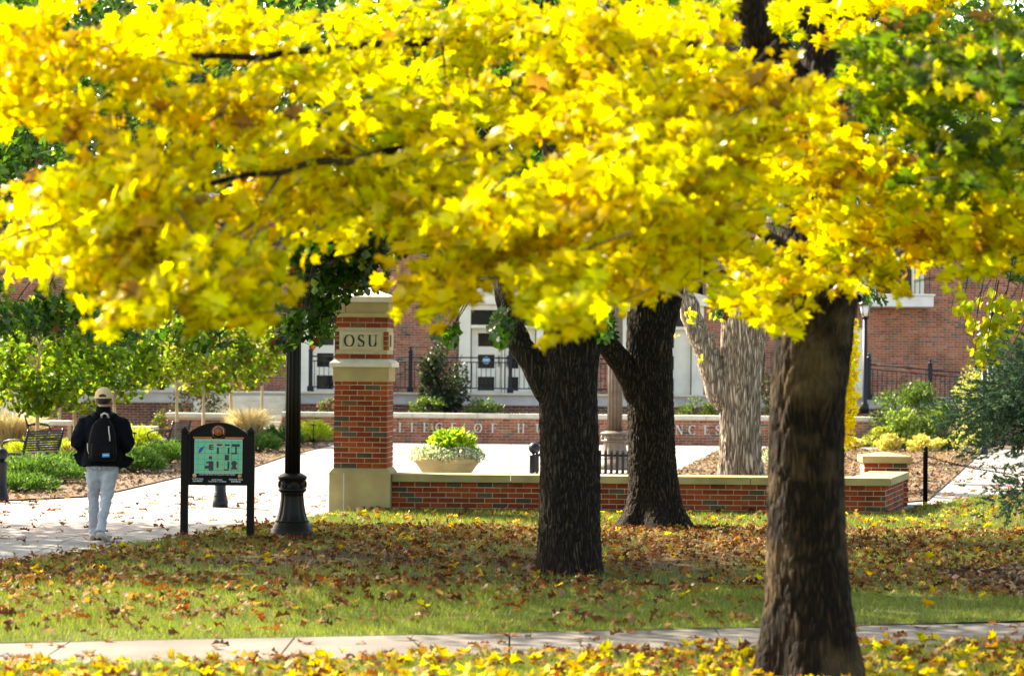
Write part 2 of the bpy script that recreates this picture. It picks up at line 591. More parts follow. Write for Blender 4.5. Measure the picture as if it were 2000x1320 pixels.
def leaf_base(kind, fold=0.25, curl=0.25, cup=0.0):
    h = HALF[kind]
    V, F = [], []
    ymax = -9
    rows = []
    for (x, y) in h:
        ymax = max(ymax, y)
        rows.append((x, y, ymax))
    def zz(x, y):
        return fold * abs(x) - curl * y * y + cup * (x * x)
    idx = {}
    def vert(x, y):
        k = (round(x, 4), round(y, 4))
        if k not in idx:
            idx[k] = len(V)
            V.append((x, y, zz(x, y)))
        return idx[k]
    for (x0, y0, a0), (x1, y1, a1) in zip(rows, rows[1:]):
        for sgn in (1, -1):
            ids = [vert(0, a0), vert(sgn * x0, y0), vert(sgn * x1, y1), vert(0, a1)]
            tri = []
            for i in ids:
                if i not in tri: tri.append(i)
            if len(tri) == 4:
                for t in ((tri[0], tri[1], tri[2]), (tri[0], tri[2], tri[3])):
                    F.append(t if sgn > 0 else t[::-1])
            elif len(tri) == 3:
                F.append(tuple(tri) if sgn > 0 else tuple(tri[::-1]))
    return np.array(V, dtype=np.float32), np.array(F, dtype=np.int32)

def frames(T, Nn):
    T = unit(T)
    X = unit(np.cross(T, Nn))
    Z = np.cross(X, T)
    return np.stack([X, T, Z], axis=2)   # columns

def scatter(bases, pos, T, Nn, size, colr, jitter=0.0):
    """many leaves as one vertex/face/colour set; bases = list of (V,F)"""
    n = len(pos)
    Rm = frames(T, Nn)
    which = rng.integers(0, len(bases), n)
    Vs, Fs, Cs, off = [], [], [], 0
    for bi, (bv, bf) in enumerate(bases):
        k = np.where(which == bi)[0]
        if not len(k): continue
        vv = bv[None, :, :] * size[k][:, None, None]
        if jitter:
            vv = vv * (1 + jitter * rng.standard_normal((len(k), 1, 3)))
        w = np.einsum('nij,nvj->nvi', Rm[k], vv) + pos[k][:, None, :]
        nv = len(bv)
        Vs.append(w.reshape(-1, 3))
        Fs.append((bf[None] + (np.arange(len(k)) * nv)[:, None, None] + off).reshape(-1, 3))
        cc = np.repeat(colr[k][:, None, :], nv, axis=1)
        Cs.append(cc.reshape(-1, 3))
        off += len(k) * nv
    return np.concatenate(Vs), np.concatenate(Fs), np.concatenate(Cs)

def pick(pal, n, wts=None, var=0.12):
    pal = np.array(pal, dtype=np.float32)
    w = None if wts is None else np.array(wts, dtype=float) / sum(wts)
    c = pal[rng.choice(len(pal), n, p=w)]
    c = c * (1 + var * rng.standard_normal((n, 1))) * (1 + var * 0.4 * rng.standard_normal((n, 3)))
    return np.clip(c, 0.004, 0.95)

def in_ball(n):
    v = unit(rng.standard_normal((n, 3)))
    return v * (rng.random((n, 1)) ** (1 / 3.0))

def leaf_objects(kind, name, parent, mats, pos, T, Nn, size, colr, group=None, labels=None, cat=None, fold=0.25, curl=0.25):
    """single leaves: objects that share a few leaf meshes"""
    ms = []
    for q in range(3):
        bv, bf = leaf_base(kind, fold * (0.6 + 0.5 * q), curl * (0.4 + 0.6 * q))
        me = fast_mesh(name, bv, bf)
        me.materials.append(mats)
        ms.append(me)
    Rm = frames(T, Nn)
    for i in range(len(pos)):
        o = bpy.data.objects.new(name, ms[i % 3])
        m4 = Matrix(Rm[i].tolist()).to_4x4()
        m4 = Matrix.Translation(Vector(pos[i].tolist())) @ m4 @ Matrix.Diagonal((size[i], size[i], size[i], 1))
        col.objects.link(o)
        if parent is not None:
            o.parent = parent
            o.matrix_local = m4
        else:
            o.matrix_world = m4
        o.color = (*[float(c) for c in colr[i]], 1)
        if labels: tag(o, labels[i], cat, group)
# ================================================================ ground, paving, beds
tag(link('ground', MB().add([(-300, -40, -0.06), (300, -40, -0.06), (300, 500, -0.06), (-300, 500, -0.06)], [(0, 1, 2, 3)]).mesh('ground'), M['soil']), kind='structure')
sheet('plaza', [(-40, 19.5), (9, 19.5), (9, 33.5), (40, 33.5), (40, 66), (-40, 66)], 0.0, M['concrete'])

def gxy(px, py):
    g = G(px, py)
    return (g.x, g.y)

# darker clay-paver band that crosses the plaza behind the walker
sheet('paver_band', [gxy(-900, 1062), gxy(120, 1050), gxy(330, 1030), gxy(560, 1006), gxy(640, 1003), gxy(560, 1000), gxy(120, 1016), gxy(-900, 1022)], 0.004, M['pavers'])
# left planting bed
BED_L = [gxy(-1500, 990), gxy(16, 978), gxy(90, 975), gxy(164, 971), gxy(229, 961), gxy(344, 934), gxy(430, 922), gxy(499, 912), gxy(560, 891), gxy(659, 867)]
BED_L += [(-4.6, 58.5), (-9.0, 59.2), (-30, 60.0), (-34, 40)]
sheet('planting_bed_left', BED_L, 0.02, M['mulch'])
# right planting bed between the low wall and the cross walk
BED_R = [(5.0, 34.4), (5.75, 35.0), gxy(1812, 978), gxy(1850, 945), gxy(1915, 886), (11.6, 57.2), (5.0, 57.2), (4.8, 56.0), (3.05, 44.4), (2.25, 38.6), (2.9, 35.6), (4.4, 34.3)]
sheet('planting_bed_right', BED_R, 0.02, M['mulch'])
sheet('planting_bed_far', [(9.2, 58.9), (20, 58.9), (26, 65), (9.2, 65)], 0.02, M['mulch'])
# narrow path through the left bed
sheet('bed_path', [gxy(250, 905), gxy(300, 905), gxy(420, 858), gxy(640, 860), gxy(640, 852), gxy(390, 850), gxy(330, 868)], 0.03, M['concrete'])

# lawn outline
LAWN = [(-9.0, 6.0), (-7.0, 21.0), gxy(0, 1105), gxy(74, 1096), gxy(172, 1080), gxy(262, 1067), gxy(352, 1057), gxy(409, 1043), gxy(511, 1026),
        gxy(593, 1014), gxy(650, 1006), (-2.2, 31.2), (-1.2, 31.7), (5.0, 31.7), (5.7, 33.8), (6.2, 34.4), gxy(1876, 977), gxy(1965, 971), (9.5, 38.4), (16, 42), (16, 6.0)]
def inside(poly, X, Y):
    X = np.asarray(X); Y = np.asarray(Y)
    r = np.zeros(X.shape, dtype=bool)
    n = len(poly)
    for i in range(n):
        x0, y0 = poly[i]; x1, y1 = poly[(i + 1) % n]
        c = ((y0 > Y) != (y1 > Y)) & (X < (x1 - x0) * (Y - y0) / (y1 - y0 + 1e-12) + x0)
        r ^= c
    return r
def walk_far(x):  return 17.30 + 0.264 * x
def walk_near(x): return 16.02 + 0.255 * x

def fbm(X, Y, f, seed=0.0, oct=3):
    s = np.zeros(np.shape(X)); a = 1.0
    rs = np.random.default_rng(int(seed * 10) + 5)
    for o in range(oct):
        for k in range(5):
            th = rs.random() * 2 * math.pi; ph = rs.random() * 6.28; ff = f * (0.6 + rs.random() * 0.9)
            s = s + a * np.sin((X * math.cos(th) + Y * math.sin(th)) * ff + ph + 1.3 * np.sin(Y * ff * 0.7 + ph * 2)) / 5
        f *= 2.1; a *= 0.55
    return s
def lawn_z(X, Y):
    return 0.028 + 0.012 * fbm(X, Y, 0.9, 3, 2)

def lawn_material():
    m, nt, out = new_mat('lawn_soil_and_turf')
    b = nd(nt, 'ShaderNodeBsdfPrincipled')
    b.inputs['Roughness'].default_value = 0.95
    b.inputs['Specular IOR Level'].default_value = 0.15
    a = nd(nt, 'ShaderNodeAttribute'); a.attribute_name = 'Col'
    tc = nd(nt, 'ShaderNodeTexCoord')
    n = nd(nt, 'ShaderNodeTexNoise'); n.inputs['Scale'].default_value = 30; n.inputs['Detail'].default_value = 8
    nt.links.new(tc.outputs['Object'], n.inputs['Vector'])
    r2 = ramp(nt, [(0.3, (0.55, 0.55, 0.55)), (0.7, (1.35, 1.3, 1.2))])
    nt.links.new(n.outputs['Fac'], r2.inputs[0])
    mx = nd(nt, 'ShaderNodeMix', data_type='RGBA', blend_type='MULTIPLY'); mx.inputs[0].default_value = 1
    nt.links.new(a.outputs['Color'], mx.inputs[6]); nt.links.new(r2.outputs[0], mx.inputs[7])
    nt.links.new(mx.outputs[2], b.inputs['Base Color'])
    bp = nd(nt, 'ShaderNodeBump'); bp.inputs['Strength'].default_value = 0.8; bp.inputs['Distance'].default_value = 0.03
    nt.links.new(n.outputs['Fac'], bp.inputs['Height']); nt.links.new(bp.outputs[0], b.inputs['Normal'])
    nt.links.new(b.outputs[0], out.inputs[0])
    return m
M['lawn'] = lawn_material()

def bare(X, Y):
    """0 = full turf, 1 = worn earth: under the two oaks"""
    d1 = np.hypot((X - 0.6) / 4.2, (Y - 23.6) / 2.6); d2 = np.hypot((X - 2.2) / 4.5, (Y - 26.6) / 2.2)
    w = np.maximum(np.clip(1.35 - d1, 0, 1), np.clip(1.3 - d2, 0, 1))
    return np.clip(w * 0.85 + 0.5 * fbm(X, Y, 2.2, 6, 3), 0, 1)

def build_lawn():
    # strips either side of the walk, built as a grid clipped to the outline
    nx, ny = 150, 190
    xs = np.linspace(-9, 16, nx); ys = np.linspace(6, 42, ny)
    Xg, Yg = np.meshgrid(xs, ys, indexing='ij')
    bmx = []
    for part in ('far', 'near'):
        pts = []
        if part == 'far':
            poly = [p for p in LAWN if p[1] > 20 or p[0] < -8]
            poly = [(-9.0, walk_far(-9)), (-7.0, 21.0)] + LAWN[2:-2] + [(16, 42), (16, walk_far(16))]
        else:
            poly = [(-9, 6), (-9, walk_near(-9)), (16, walk_near(16)), (16, 6)]
        me = bpy.data.meshes.new('lawn')
        bm = bmesh.new()
        f = bm.faces.new([bm.verts.new((p[0], p[1], 0)) for p in poly])
        bmesh.ops.triangulate(bm, faces=bm.faces[:])
        # cut into a fine net so the turf can roll a little
        for x in np.arange(-8.5, 16, 0.5):
            bmesh.ops.bisect_plane(bm, geom=bm.verts[:] + bm.edges[:] + bm.faces[:], plane_co=(x, 0, 0), plane_no=(1, 0, 0))
        for y in np.arange(6.5, 42, 0.5):
            bmesh.ops.bisect_plane(bm, geom=bm.verts[:] + bm.edges[:] + bm.faces[:], plane_co=(0, y, 0), plane_no=(0, 1, 0))
        bmesh.ops.recalc_face_normals(bm, faces=bm.faces[:])
        if bm.faces and sum(ff.normal.z for ff in bm.faces) < 0:
            bmesh.ops.reverse_faces(bm, faces=bm.faces[:])
        bm.to_mesh(me); bm.free()
        n = len(me.vertices)
        co = np.zeros(n * 3, dtype=np.float32); me.vertices.foreach_get('co', co)
        co = co.reshape(-1, 3)
        co[:, 2] = lawn_z(co[:, 0], co[:, 1])
        me.vertices.foreach_set('co', co.ravel())
        w = bare(co[:, 0], co[:, 1])[:, None]
        g = np.array([[0.075, 0.10, 0.022]]); e = np.array([[0.08, 0.05, 0.028]])
        ca = me.color_attributes.new('Col', 'FLOAT_COLOR', 'POINT')
        C4 = np.ones((n, 4), dtype=np.float32); C4[:, :3] = g * (1 - w) + e * w
        ca.data.foreach_set('color', C4.ravel())
        me.update()
        tag(link('lawn', me, M['lawn']), kind='structure')
build_lawn()

# foreground walk: a thin concrete slab
wm = MB()
xs = [-9 + i * 1.5 for i in range(18)]
for i in range(len(xs) - 1):
    a, b = xs[i] + 0.006, xs[i + 1] - 0.006
    vs = [(a, walk_near(a), -0.02), (b, walk_near(b), -0.02), (b, walk_far(b), -0.02), (a, walk_far(a), -0.02)]
    vs += [(x, y, 0.022) for x, y, z in vs]
    wm.add(vs, [(0, 3, 2, 1), (4, 5, 6, 7), (0, 1, 5, 4), (1, 2, 6, 5), (2, 3, 7, 6), (3, 0, 4, 7)])
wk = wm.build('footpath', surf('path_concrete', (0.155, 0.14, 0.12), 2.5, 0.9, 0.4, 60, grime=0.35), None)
tag(wk, kind='structure')
# mulch ring under the juniper at the right edge
ring = []
for k in range(28):
    a = 2 * math.pi * k / 28
    ring.append((6.0 + (2.1 + 0.15 * math.sin(3 * a)) * math.cos(a), 21.4 + (2.3 + 0.2 * math.cos(2 * a)) * math.sin(a)))
sheet('juniper_mulch', ring, 0.055, M['mulch'])

# ================================================================ brick helpers
BL, BC, JT = 0.2032, 0.0677, 0.010
def brick_mesh(L, D=0.09, H=BC - JT, bev=0.004):
    """front at y=0 facing -y, bottom left corner at origin"""
    b = bev
    f = [(0 + b, 0, 0 + b), (L - b, 0, b), (L - b, 0, H - b), (b, 0, H - b)]
    r = [(0, b, 0), (L, b, 0), (L, b, H), (0, b, H)]
    k = [(0, D, 0), (L, D, 0), (L, D, H), (0, D, H)]
    fs = [(0, 1, 2, 3)]
    for i in range(4):
        j = (i + 1) % 4
        fs.append((4 + i, 4 + j, j, i))
        fs.append((8 + i, 8 + j, 4 + j, 4 + i))
    return f + r + k, fs
_bm = {}
def brick_data(L):
    k = round(L, 3)
    if k not in _bm:
        vs, fs = brick_mesh(L)
        me = bpy.data.meshes.new('brick')
        me.from_pydata(vs, [], fs); me.update()
        me.materials.append(M['brick'])
        _bm[k] = me
    return _bm[k]

def brick_face(parent, o, ax, length, z0, courses, skip=None, start=0, inset=0.0, end_inset=0.0):
    """bricks as objects on a face: o origin (x,y), ax angle of the face's run; outward normal is to the right of the run"""
    for c in range(courses):
        half = ((c + start) % 2) * (BL / 2)
        s0 = inset if (c + start) % 2 else 0.0
        e0 = length - (end_inset if (c + start) % 2 == 0 else 0.0)
        x = -half
        z = z0 + c * BC
        while x < length - 1e-4:
            a, b = max(x, s0), min(x + BL - JT, e0)
            x += BL
            if b - a < 0.03: continue
            if skip and skip(a, b, z): continue
            ob = bpy.data.objects.new('brick', brick_data(b - a))
            col.objects.link(ob)
            ob.parent = parent
            dy = random.uniform(-0.003, 0.003)
            ob.location = (o[0] + math.cos(ax) * a - math.sin(ax) * dy, o[1] + math.sin(ax) * a + math.cos(ax) * dy, z + JT / 2 + random.uniform(-0.001, 0.001))
            ob.rotation_euler = (0, random.uniform(-0.006, 0.006), ax)

PAL_FAR = [(0.42, 0.135, 0.070), (0.45, 0.165, 0.090), (0.36, 0.115, 0.065), (0.44, 0.19, 0.11), (0.23, 0.155, 0.10), (0.15, 0.13, 0.105)]
WT_FAR = [5, 5, 4, 3, 1.5, 1.5]
def brick_field(name, parent, x0, x1, y, z0, z1, holes=(), headers=True, mat=None, pal=PAL_FAR, wts=WT_FAR):
    """a far wall's bricks, too small to tell apart singly: real bricks joined in one part, facing -y"""
    pos, L = [], []
    nc = int((z1 - z0) / BC)
    for c in range(nc):
        z = z0 + c * BC
        hdr = headers and c % 6 == 3
        x = x0 - (BL / 2 if c % 2 else 0)
        k = 0
        while x < x1:
            l = BL if not (hdr and k % 2) else BL / 2
            a, b = max(x, x0), min(x + l - JT, x1)
            x += l; k += 1
            if b - a < 0.02: continue
            bad = False
            for (hx0, hx1, hz0, hz1) in holes:
                if z + BC > hz0 and z < hz1 and b > hx0 and a < hx1:
                    if a < hx0 - 0.03: b = hx0
                    elif b > hx1 + 0.03: a = hx1
                    else: bad = True
            if bad: continue
            pos.append((a, y, z + JT / 2)); L.append(b - a)
    pos = np.array(pos, dtype=np.float32); L = np.array(L, dtype=np.float32)
    n = len(pos)
    H = BC - JT
    base = np.array([(0, 0, 0), (1, 0, 0), (1, 0, H), (0, 0, H), (0, .02, 0), (1, .02, 0), (1, .02, H), (0, .02, H)], dtype=np.float32)
    V = np.repeat(base[None], n, 0).copy()
    V[:, :, 0] *= L[:, None]
    V += pos[:, None, :]
    V[:, :4, 1] += rng.normal(0, 0.0012, (n, 1))
    fq = np.array([(0, 1, 2, 3), (3, 2, 6, 7), (1, 0, 4, 5), (0, 3, 7, 4), (2, 1, 5, 6)])
    F = (fq[None] + (np.arange(n) * 8)[:, None, None]).reshape(-1, 4)
    C = np.repeat(pick(pal, n, wts, 0.10)[:, None, :], 8, 1).reshape(-1, 3)
    me = fast_mesh(name, V.reshape(-1, 3), F, C)
    o = link(name, me, mat or M['brick_far'], parent)
    o['kind'] = 'stuff'
    return o

# ================================================================ lettering
def arc(cx, cz, rx, rz, a0, a1, n=14):
    return [(cx + rx * math.cos(R(a0 + (a1 - a0) * i / n)), cz + rz * math.sin(R(a0 + (a1 - a0) * i / n))) for i in range(n + 1)]
# serif capitals, unit height: strokes (points, thick?), serifs are short bars
def glyph(ch):
    T, t = 0.15, 0.055      # thick and thin strokes
    S = []                  # list of (points, width or function)
    def bar(x0, z0, x1, z1, w): S.append(([(x0, z0), (x1, z1)], w))
    def serif(x, z, w=0.26): S.append(([(x - w / 2, z), (x + w / 2, z)], 0.05))
    def cal(p):             # calligraphic width: thick where the stroke runs upright
        def f(d):
            return t + (T - t) * abs(d[1]) ** 1.3
        S.append((p, f))
    if ch == 'O':
        cal(arc(0.42, 0.5, 0.36, 0.47, 0, 360, 40)); w = 0.84
    elif ch == 'C':
        cal(arc(0.44, 0.5, 0.37, 0.47, 48, 318, 34)); bar(0.70, 0.98, 0.70, 0.70, 0.045); w = 0.78
    elif ch == 'G':
        cal(arc(0.44, 0.5, 0.37, 0.47, 48, 325, 34)); bar(0.70, 0.98, 0.70, 0.70, 0.045); bar(0.73, 0.08, 0.73, 0.42, T); serif(0.70, 0.42, 0.32); w = 0.84
    elif ch == 'S':
        p = arc(0.29, 0.735, 0.205, 0.235, 38, 200, 14) + [(0.17, 0.60), (0.29, 0.52), (0.42, 0.44)] + arc(0.29, 0.265, 0.225, 0.235, 25, -150, 16)
        def fs(d): return t + (T * 1.15 - t) * min(1.0, abs(d[0]) * 0.0 + abs(d[1]) * 0.55 + (0.75 if d[1] < -0.3 and d[0] > 0.3 else 0))
        S.append((p, fs)); bar(0.455, 0.97, 0.455, 0.74, 0.045); bar(0.075, 0.05, 0.075, 0.30, 0.045); w = 0.56
    elif ch == 'U':
        bar(0.17, 0.98, 0.17, 0.32, T); cal([(0.17, 0.36)] + arc(0.42, 0.32, 0.25, 0.295, 180, 360, 20) + [(0.67, 0.36)])
        bar(0.67, 0.98, 0.67, 0.32, t); serif(0.17, 0.975, 0.32); serif(0.67, 0.975, 0.26); w = 0.84
    elif ch == 'L':
        bar(0.18, 0.02, 0.18, 0.98, T); serif(0.18, 0.975, 0.32); bar(0.04, 0.025, 0.62, 0.025, 0.05); bar(0.60, 0.0, 0.60, 0.24, 0.05); w = 0.64
    elif ch in 'EF':
        bar(0.18, 0.02, 0.18, 0.98, T); bar(0.04, 0.975, 0.60, 0.975, 0.05); bar(0.58, 1.0, 0.58, 0.78, 0.045)
        bar(0.18, 0.52, 0.48, 0.52, 0.05); bar(0.46, 0.42, 0.46, 0.62, 0.045)
        if ch == 'E': bar(0.04, 0.025, 0.62, 0.025, 0.05); bar(0.61, 0.0, 0.61, 0.24, 0.045)
        else: serif(0.18, 0.025, 0.34)
        w = 0.66
    elif ch == 'H':
        for x in (0.17, 0.67):
            bar(x, 0.02, x, 0.98, T); serif(x, 0.975, 0.30); serif(x, 0.025, 0.30)
        bar(0.17, 0.51, 0.67, 0.51, 0.055); w = 0.86
    elif ch == 'I':
        bar(0.17, 0.02, 0.17, 0.98, T); serif(0.17, 0.975, 0.30); serif(0.17, 0.025, 0.30); w = 0.34
    elif ch == 'N':
        bar(0.14, 0.02, 0.14, 0.98, t); bar(0.16, 0.98, 0.70, 0.02, T); bar(0.70, 0.02, 0.70, 0.98, t)
        serif(0.10, 0.975, 0.22); serif(0.14, 0.025, 0.26); serif(0.70, 0.975, 0.26); w = 0.84
    elif ch == 'M':
        bar(0.13, 0.02, 0.16, 0.98, t); bar(0.18, 0.98, 0.48, 0.05, T); bar(0.48, 0.05, 0.80, 0.98, t); bar(0.83, 0.02, 0.82, 0.98, T)
        serif(0.13, 0.025, 0.24); serif(0.83, 0.025, 0.28); serif(0.12, 0.975, 0.2); serif(0.86, 0.975, 0.2); w = 0.98
    elif ch == 'A':
        bar(0.10, 0.02, 0.40, 0.98, t); bar(0.42, 0.98, 0.72, 0.02, T); bar(0.22, 0.34, 0.62, 0.34, 0.05)
        serif(0.10, 0.025, 0.24); serif(0.73, 0.025, 0.28); w = 0.82
    return S, w
def letter_mb(ch, h, depth=0.012):
    S, w = glyph(ch)
    mb = MB()
    q = 0
    for pts, wd in S:
        n = len(pts)
        L, Rr = [], []
        closed = math.hypot(pts[0][0] - pts[-1][0], pts[0][1] - pts[-1][1]) < 1e-6
        for i, (x, z) in enumerate(pts):
            if closed:
                a = pts[(i - 1) % (n - 1)]; b = pts[(i + 1) % (n - 1)]
            else:
                a = pts[max(i - 1, 0)]; b = pts[min(i + 1, n - 1)]
            dx, dz = b[0] - a[0], b[1] - a[1]
            l = math.hypot(dx, dz) or 1
            dx, dz = dx / l, dz / l
            ww = (wd((dx, dz)) if callable(wd) else wd) / 2
            L.append((x - dz * ww, z + dx * ww)); Rr.append((x + dz * ww, z - dx * ww))
        yo = 0.0004 * q; q += 1
        vs = []
        for (a, b) in zip(L, Rr):
            for p in (a, b):
                vs.append((p[0] * h, -depth - yo, p[1] * h)); vs.append((p[0] * h, 0, p[1] * h))
        fs = []
        for i in range(n - 1):
            k = i * 4
            fs += [(k, k + 2, k + 6, k + 4), (k + 1, k, k + 4, k + 5), (k + 2, k + 3, k + 7, k + 6)]
        fs += [(0, 1, 3, 2), (4 * n - 4, 4 * n - 2, 4 * n - 1, 4 * n - 3)]
        mb.add(vs, fs)
    return mb, w * h

# ================================================================ the gate pillar (left end of the low wall)
PD, PX, PY = 0.694, -1.94, 31.5      # brick side, centre x, front y
pr = empty('gate_pillar', (PX, PY + PD / 2, 0), R(-4.0), 'tall red brick pillar with limestone base and bands, lettered plaque, beside the lamp post', 'pillar')
h = PD / 2
def sqring(mb, half0, z0, half1, z1):
    vs = [(x * half0, y * half0, z0) for x, y in ((-1, -1), (1, -1), (1, 1), (-1, 1))] + [(x * half1, y * half1, z1) for x, y in ((-1, -1), (1, -1), (1, 1), (-1, 1))]
    mb.add(vs, [(3, 2, 1, 0), (4, 5, 6, 7)] + [(i, (i + 1) % 4, 4 + (i + 1) % 4, 4 + i) for i in range(4)])
b = MB(); sqring(b, h + 0.05, -0.06, h + 0.05, 0.515); sqring(b, h + 0.05, 0.5155, h + 0.004, 0.577)
b.build('plinth', M['stone'], pr)
MB().box(-0.213, -0.199, -h - 0.0525, -h - 0.045, -0.05, 0.515).build('plinth_joint', M['joint'], pr)
MB().box(-h + 0.008, h - 0.008, -h + 0.008, h - 0.008, 0.577, 2.60).build('mortar_core', M['mortar'], pr)
b = MB(); sqring(b, h + 0.018, 1.705, h + 0.022, 1.895); b.build('lower_band', M['stone'], pr, bevel=0.004)
b = MB(); sqring(b, h + 0.062, 1.8955, h + 0.062, 1.948); sqring(b, h + 0.062, 1.9485, h + 0.004, 1.992); b.build('band_moulding', M['stone_pale'], pr)
b = MB(); sqring(b, h + 0.035, 2.545, h + 0.045, 2.595); b.build('cap_lip', M['stone'], pr, bevel=0.006)
b = MB(); sqring(b, h + 0.012, 2.5955, h + 0.012, 2.74); b.build('cap_block', M['stone'], pr)
b = MB(); sqring(b, h + 0.07, 2.7405, h + 0.075, 2.81); sqring(b, h + 0.075, 2.8105, 0.02, 2.95); b.build('cap_slab', M['stone_pale'], pr)
PLZ0, PLZ1, PLX0, PLX1 = 2.115, 2.36, -0.282, 0.285
brick_face(pr, (-h, -h), 0.0, PD, 0.577, 17, start=1, end_inset=0.0)
brick_face(pr, (h, -h + 0.092), R(90), PD - 0.092, 0.577, 17)
zt = 1.992 + 0.008
sk = lambda a, b, z: (z + BC > PLZ0 and z < PLZ1 and a - h < PLX1 and b - h > PLX0)
brick_face(pr, (-h, -h), 0.0, PD, zt, 8, skip=sk)
for c in range(4):      # short bricks flanking the plaque
    z = PLZ0 + 0.0 + c * 0.0613
    for (a, bb) in ((-h, PLX0 - 0.01), (PLX1 + 0.01, h)):
        ob = link('brick', brick_data(round(bb - a, 3)), None, pr, (a, -h, z + 0.004)); ob.scale = (1, 1, 0.9)
sk2 = lambda a, b, z: (z + BC > PLZ0 and z < PLZ1 and 0.02 < b and a < 0.52)
brick_face(pr, (h, -h + 0.092), R(90), PD - 0.092, zt, 8, skip=sk2, start=1)
pl = MB().box(PLX0, PLX1, -h - 0.006, -h + 0.06, PLZ0, PLZ1).build('name_plaque', M['plaque'], pr, bevel=0.004)
fr = MB()
for (x0, x1, z0, z1) in ((PLX0 + .02, PLX1 - .02, PLZ1 - .045, PLZ1 - .02), (PLX0 + .02, PLX1 - .02, PLZ0 + .02, PLZ0 + .045),
                         (PLX0 + .02, PLX0 + .042, PLZ0 + .0455, PLZ1 - .0455), (PLX1 - .042, PLX1 - .02, PLZ0 + .0455, PLZ1 - .0455)):
    fr.box(x0, x1, -h - 0.016, -h - 0.0065, z0, z1)
fr.build('plaque_frame', M['plaque'], pl)
xx = PLX0 + 0.058
for ch in 'OSU':
    mb, w = letter_mb(ch, 0.160, 0.004)
    mb.build('letter', M['ink'], pl, (xx, -h - 0.0075, PLZ0 + 0.042))
    xx += w + 0.042
pl2 = MB().box(h - 0.06, h + 0.006, -h + 0.13, h - 0.09, PLZ0, PLZ1).build('side_plaque', M['plaque'], pr, bevel=0.004)
mb, w = letter_mb('N', 0.152, 0.004)
mb.build('letter', M['ink'], pl2, (h + 0.0075, -h + 0.19, PLZ0 + 0.047), (0, 0, R(90)))
# the two faces turned away from view: bricks joined in one part
bb = MB()
for (ax, o) in ((R(180), (h, h)), (R(-90), (-h, h))):
    for zz0, nc in ((0.577, 17), (zt, 8)):
        for c in range(nc):
            x = -(c % 2) * BL / 2
            while x < PD:
                a, e = max(x, 0.0), min(x + BL - JT, PD); x += BL
                if e - a < 0.03: continue
                M4 = Matrix.Translation((o[0], o[1], zz0 + c * BC + 0.005)) @ Matrix.Rotation(ax, 4, 'Z')
                bb.box(a, e, 0.0, 0.008, 0, BC - JT, M4)
ob = bb.build('rear_bricks', M['brick'], pr); ob['kind'] = 'stuff'

# ================================================================ low wall, its return and the short end pillar
WX0, WX1, WY, WZ0, WZ1 = PX + h + 0.04, 4.96, 31.62, 0.403, 0.503
lw = empty('low_wall', (WX0, WY, 0), 0, 'long low red brick wall with limestone cap running from the tall pillar', 'wall')
LW = WX1 - 0.06 - WX0
MB().box(0, LW - 0.008, 0.008, 0.42, -0.05, WZ0).build('mortar_core', M['mortar'], lw)
brick_face(lw, (0, 0), 0.0, LW, -0.003, 6)
capx = 0.0
k = 0
cl = [1.55, 1.58, 1.55, 1.6]
while capx < LW - 0.3:
    e = min(capx + cl[k % 4], LW + 0.06); k += 1
    if LW - e < 0.4: e = LW + 0.06
    MB().box(capx + 0.003, e - 0.003, -0.05, 0.47, WZ0, WZ1).build('cap_stone', M['stone'], lw, bevel=0.006)
    capx = e
# return wall running back to the end pillar
RA = math.atan2(2.1, 0.58)
RL = math.hypot(2.1, 0.58)
M4 = Matrix.Translation((LW, 0.0, 0)) @ Matrix.Rotation(RA, 4, 'Z')
MB().box(0.02, RL, 0.008, 0.40, -0.05, WZ0, M4).build('return_core', M['mortar'], lw)
brick_face(lw, (LW, 0.002), RA, RL, -0.003, 6, start=1, inset=0.1)
cmb = MB()
c0 = Vector((LW + 0.06, -0.05)); dr = Vector((math.cos(RA), math.sin(RA)))
nr = Vector((-dr.y, dr.x))
a0 = c0 + dr * 0.0
outer1 = c0 + dr * (RL + 0.05)
in1 = outer1 + nr * 0.55
in0 = Vector((LW - 0.47, 0.4705))
poly = [Vector((LW + 0.066, -0.035)) , outer1, in1, in0, Vector((LW + 0.0605, 0.4705))]
poly = [Vector((LW + 0.066, -0.02)), outer1, in1, Vector((LW - 0.36, 0.4712)), Vector((LW + 0.0605, 0.4712))]
vs = [(p.x, p.y, WZ0) for p in poly] + [(p.x, p.y, WZ1 - 0.001) for p in poly]
n = len(poly)
cmb.add(vs, [tuple(range(n - 1, -1, -1)), tuple(range(n, 2 * n))] + [(i, (i + 1) % n, n + (i + 1) % n, n + i) for i in range(n)])
cmb.build('return_cap', M['stone'], lw, bevel=0.006)

ex, ey, es = 5.30, 34.05, 0.62
ep = empty('end_pillar', (ex, ey + es / 2, 0), R(-2), 'short brick end pillar with a pale hipped limestone cap behind the low wall corner', 'pillar')
hh = es / 2
MB().box(-hh + .008, hh - .008, -hh + .008, hh - .008, -0.05, 0.61).build('mortar_core', M['mortar'], ep)
brick_face(ep, (-hh, -hh), 0, es, -0.003, 9)
brick_face(ep, (hh, -hh + 0.09), R(90), es - 0.09, -0.003, 9)
b = MB(); sqring(b, hh + 0.035, 0.607, hh + 0.035, 0.70); sqring(b, hh + 0.035, 0.7005, 0.02, 0.755); b.build('cap', M['stone'], ep, bevel=0.004)

